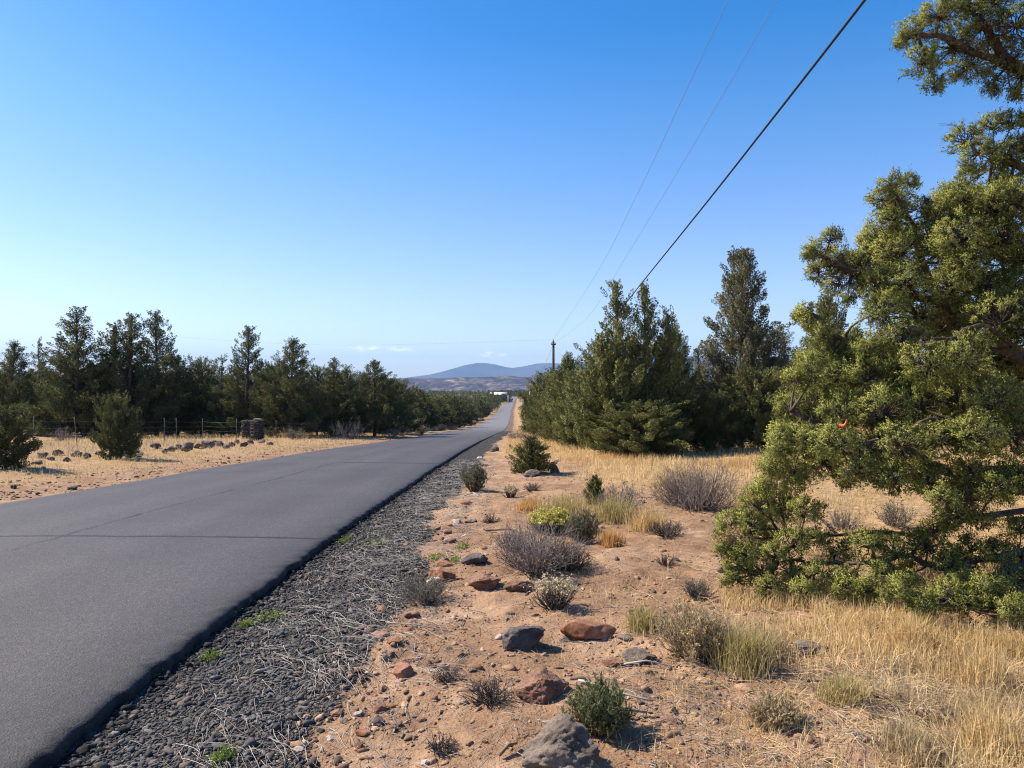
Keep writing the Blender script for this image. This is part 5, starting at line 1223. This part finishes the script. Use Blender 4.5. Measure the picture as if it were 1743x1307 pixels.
# ------------------------------------------------------------------ air
g = Geo(); box(g, (0, 8200, 290), (16500, 8900, 360))
m = bpy.data.materials.new('haze'); m.use_nodes = True; nt = m.node_tree; nt.nodes.clear()
out = nt.nodes.new('ShaderNodeOutputMaterial'); v = nt.nodes.new('ShaderNodeVolumePrincipled')
v.inputs['Color'].default_value = (.38, .60, 1.0, 1); v.inputs['Density'].default_value = 6.5e-5; v.inputs['Anisotropy'].default_value = 0.0
nt.links.new(v.outputs[0], out.inputs['Volume'])
tag(obj('haze', g.mesh('haze', [m])), 'thin bluish air over the whole valley', 'haze', kind='stuff')

# ------------------------------------------------------------------ sky, sun, camera
SUN_EL, SUN_AZ = 43, 18        # degrees; azimuth counted from straight left towards straight ahead
to_sun = np.array([-math.cos(math.radians(SUN_AZ)) * math.cos(math.radians(SUN_EL)), math.sin(math.radians(SUN_AZ)) * math.cos(math.radians(SUN_EL)), math.sin(math.radians(SUN_EL))])
w = bpy.data.worlds.new('World'); sc.world = w; w.use_nodes = True; nt = w.node_tree; nt.nodes.clear()
out = nt.nodes.new('ShaderNodeOutputWorld'); bg = nt.nodes.new('ShaderNodeBackground'); sky = nt.nodes.new('ShaderNodeTexSky')
sky.sky_type = 'NISHITA'; sky.sun_disc = False; sky.sun_elevation = math.radians(SUN_EL); sky.sun_rotation = math.radians(-90 + SUN_AZ)
sky.altitude = 900; sky.air_density = 1.0; sky.dust_density = 1.2; sky.ozone_density = 3.0
bg.inputs['Strength'].default_value = .115
hs = nt.nodes.new('ShaderNodeHueSaturation'); hs.inputs['Saturation'].default_value = 1.25; hs.inputs['Hue'].default_value = .502; hs.inputs['Value'].default_value = 1.0
t0_ = nd(nt, 'ShaderNodeTexCoord'); s0_ = nd(nt, 'ShaderNodeSeparateXYZ'); lk(nt, t0_.outputs['Generated'], s0_.inputs[0])
lk(nt, math_(nt, 'ADD', math_(nt, 'MULTIPLY', math_(nt, 'MULTIPLY', s0_.outputs[2], 2.4, clamp=True), .40), 1.02), hs.inputs['Saturation'])
lk(nt, math_(nt, 'SUBTRACT', .525, math_(nt, 'MULTIPLY', math_(nt, 'MULTIPLY', s0_.outputs[2], 3.2, clamp=True), .023)), hs.inputs['Hue'])
nt.links.new(sky.outputs[0], hs.inputs['Color'])
# a few wisps of cloud low over the hills
tc = nd(nt, 'ShaderNodeTexCoord'); sx = nd(nt, 'ShaderNodeSeparateXYZ'); lk(nt, tc.outputs['Generated'], sx.inputs[0])
az = math_(nt, 'ARCTAN2', sx.outputs[0], sx.outputs[1]); el = sx.outputs[2]
def gauss(v, c, wd): return math_(nt, 'EXPONENT', math_(nt, 'MULTIPLY', math_(nt, 'POWER', math_(nt, 'MULTIPLY', math_(nt, 'SUBTRACT', v, c), 1 / wd), 2.0), -1.0))
cm_ = nd(nt, 'ShaderNodeCombineXYZ'); lk(nt, math_(nt, 'MULTIPLY', az, 60.0), cm_.inputs[0]); lk(nt, math_(nt, 'MULTIPLY', el, 240.0), cm_.inputs[1])
cn = ramp(nt, noise(nt, cm_.outputs[0], 1.0, 5, .6).outputs['Fac'], [(.42, (0, 0, 0)), (.62, (1, 1, 1))]).outputs[0]
mk = 0
for (ca, ce, wa, we, k) in ((-.198, .0450, .010, .0028, .9), (-.180, .0455, .008, .0026, .8), (-.145, .0450, .014, .0026, .9), (-.033, .0385, .008, .0032, .8), (-.014, .0372, .007, .0024, .7)):
    gq = math_(nt, 'MULTIPLY', math_(nt, 'MULTIPLY', gauss(az, ca, wa), gauss(el, ce, we)), k); mk = gq if mk == 0 else math_(nt, 'ADD', mk, gq)
cf = math_(nt, 'MULTIPLY', mk, cn, clamp=True)
nt.links.new(mixc(nt, cf, hs.outputs[0], (9.5, 9.5, 9.7)), bg.inputs['Color']); nt.links.new(bg.outputs[0], out.inputs['Surface'])
L = bpy.data.lights.new('sun', 'SUN'); L.energy = 5.0; L.angle = math.radians(.5); L.color = (1.0, .90, .75)
so = bpy.data.objects.new('sun', L); COL.objects.link(so)
from mathutils import Vector
so.rotation_euler = Vector(to_sun).to_track_quat('Z', 'Y').to_euler()
cam = bpy.data.cameras.new('camera'); cam.sensor_width = 36; cam.lens = F / 1743 * 36; cam.clip_start = .1; cam.clip_end = 60000
co = bpy.data.objects.new('camera', cam); COL.objects.link(co); co.location = (0, 0, EYE); co.rotation_euler = (PI / 2, 0, 0)
sc.camera = co
sc.view_settings.view_transform = 'Standard'; sc.view_settings.look = 'None'; sc.view_settings.exposure = .88; sc.view_settings.gamma = 1
sc.cycles.max_bounces = 5; sc.cycles.diffuse_bounces = 3; sc.cycles.transmission_bounces = 3; sc.cycles.volume_bounces = 0
sc.cycles.use_denoising = True; sc.cycles.denoising_prefilter = 'NONE'; sc.cycles.filter_width = 1.1
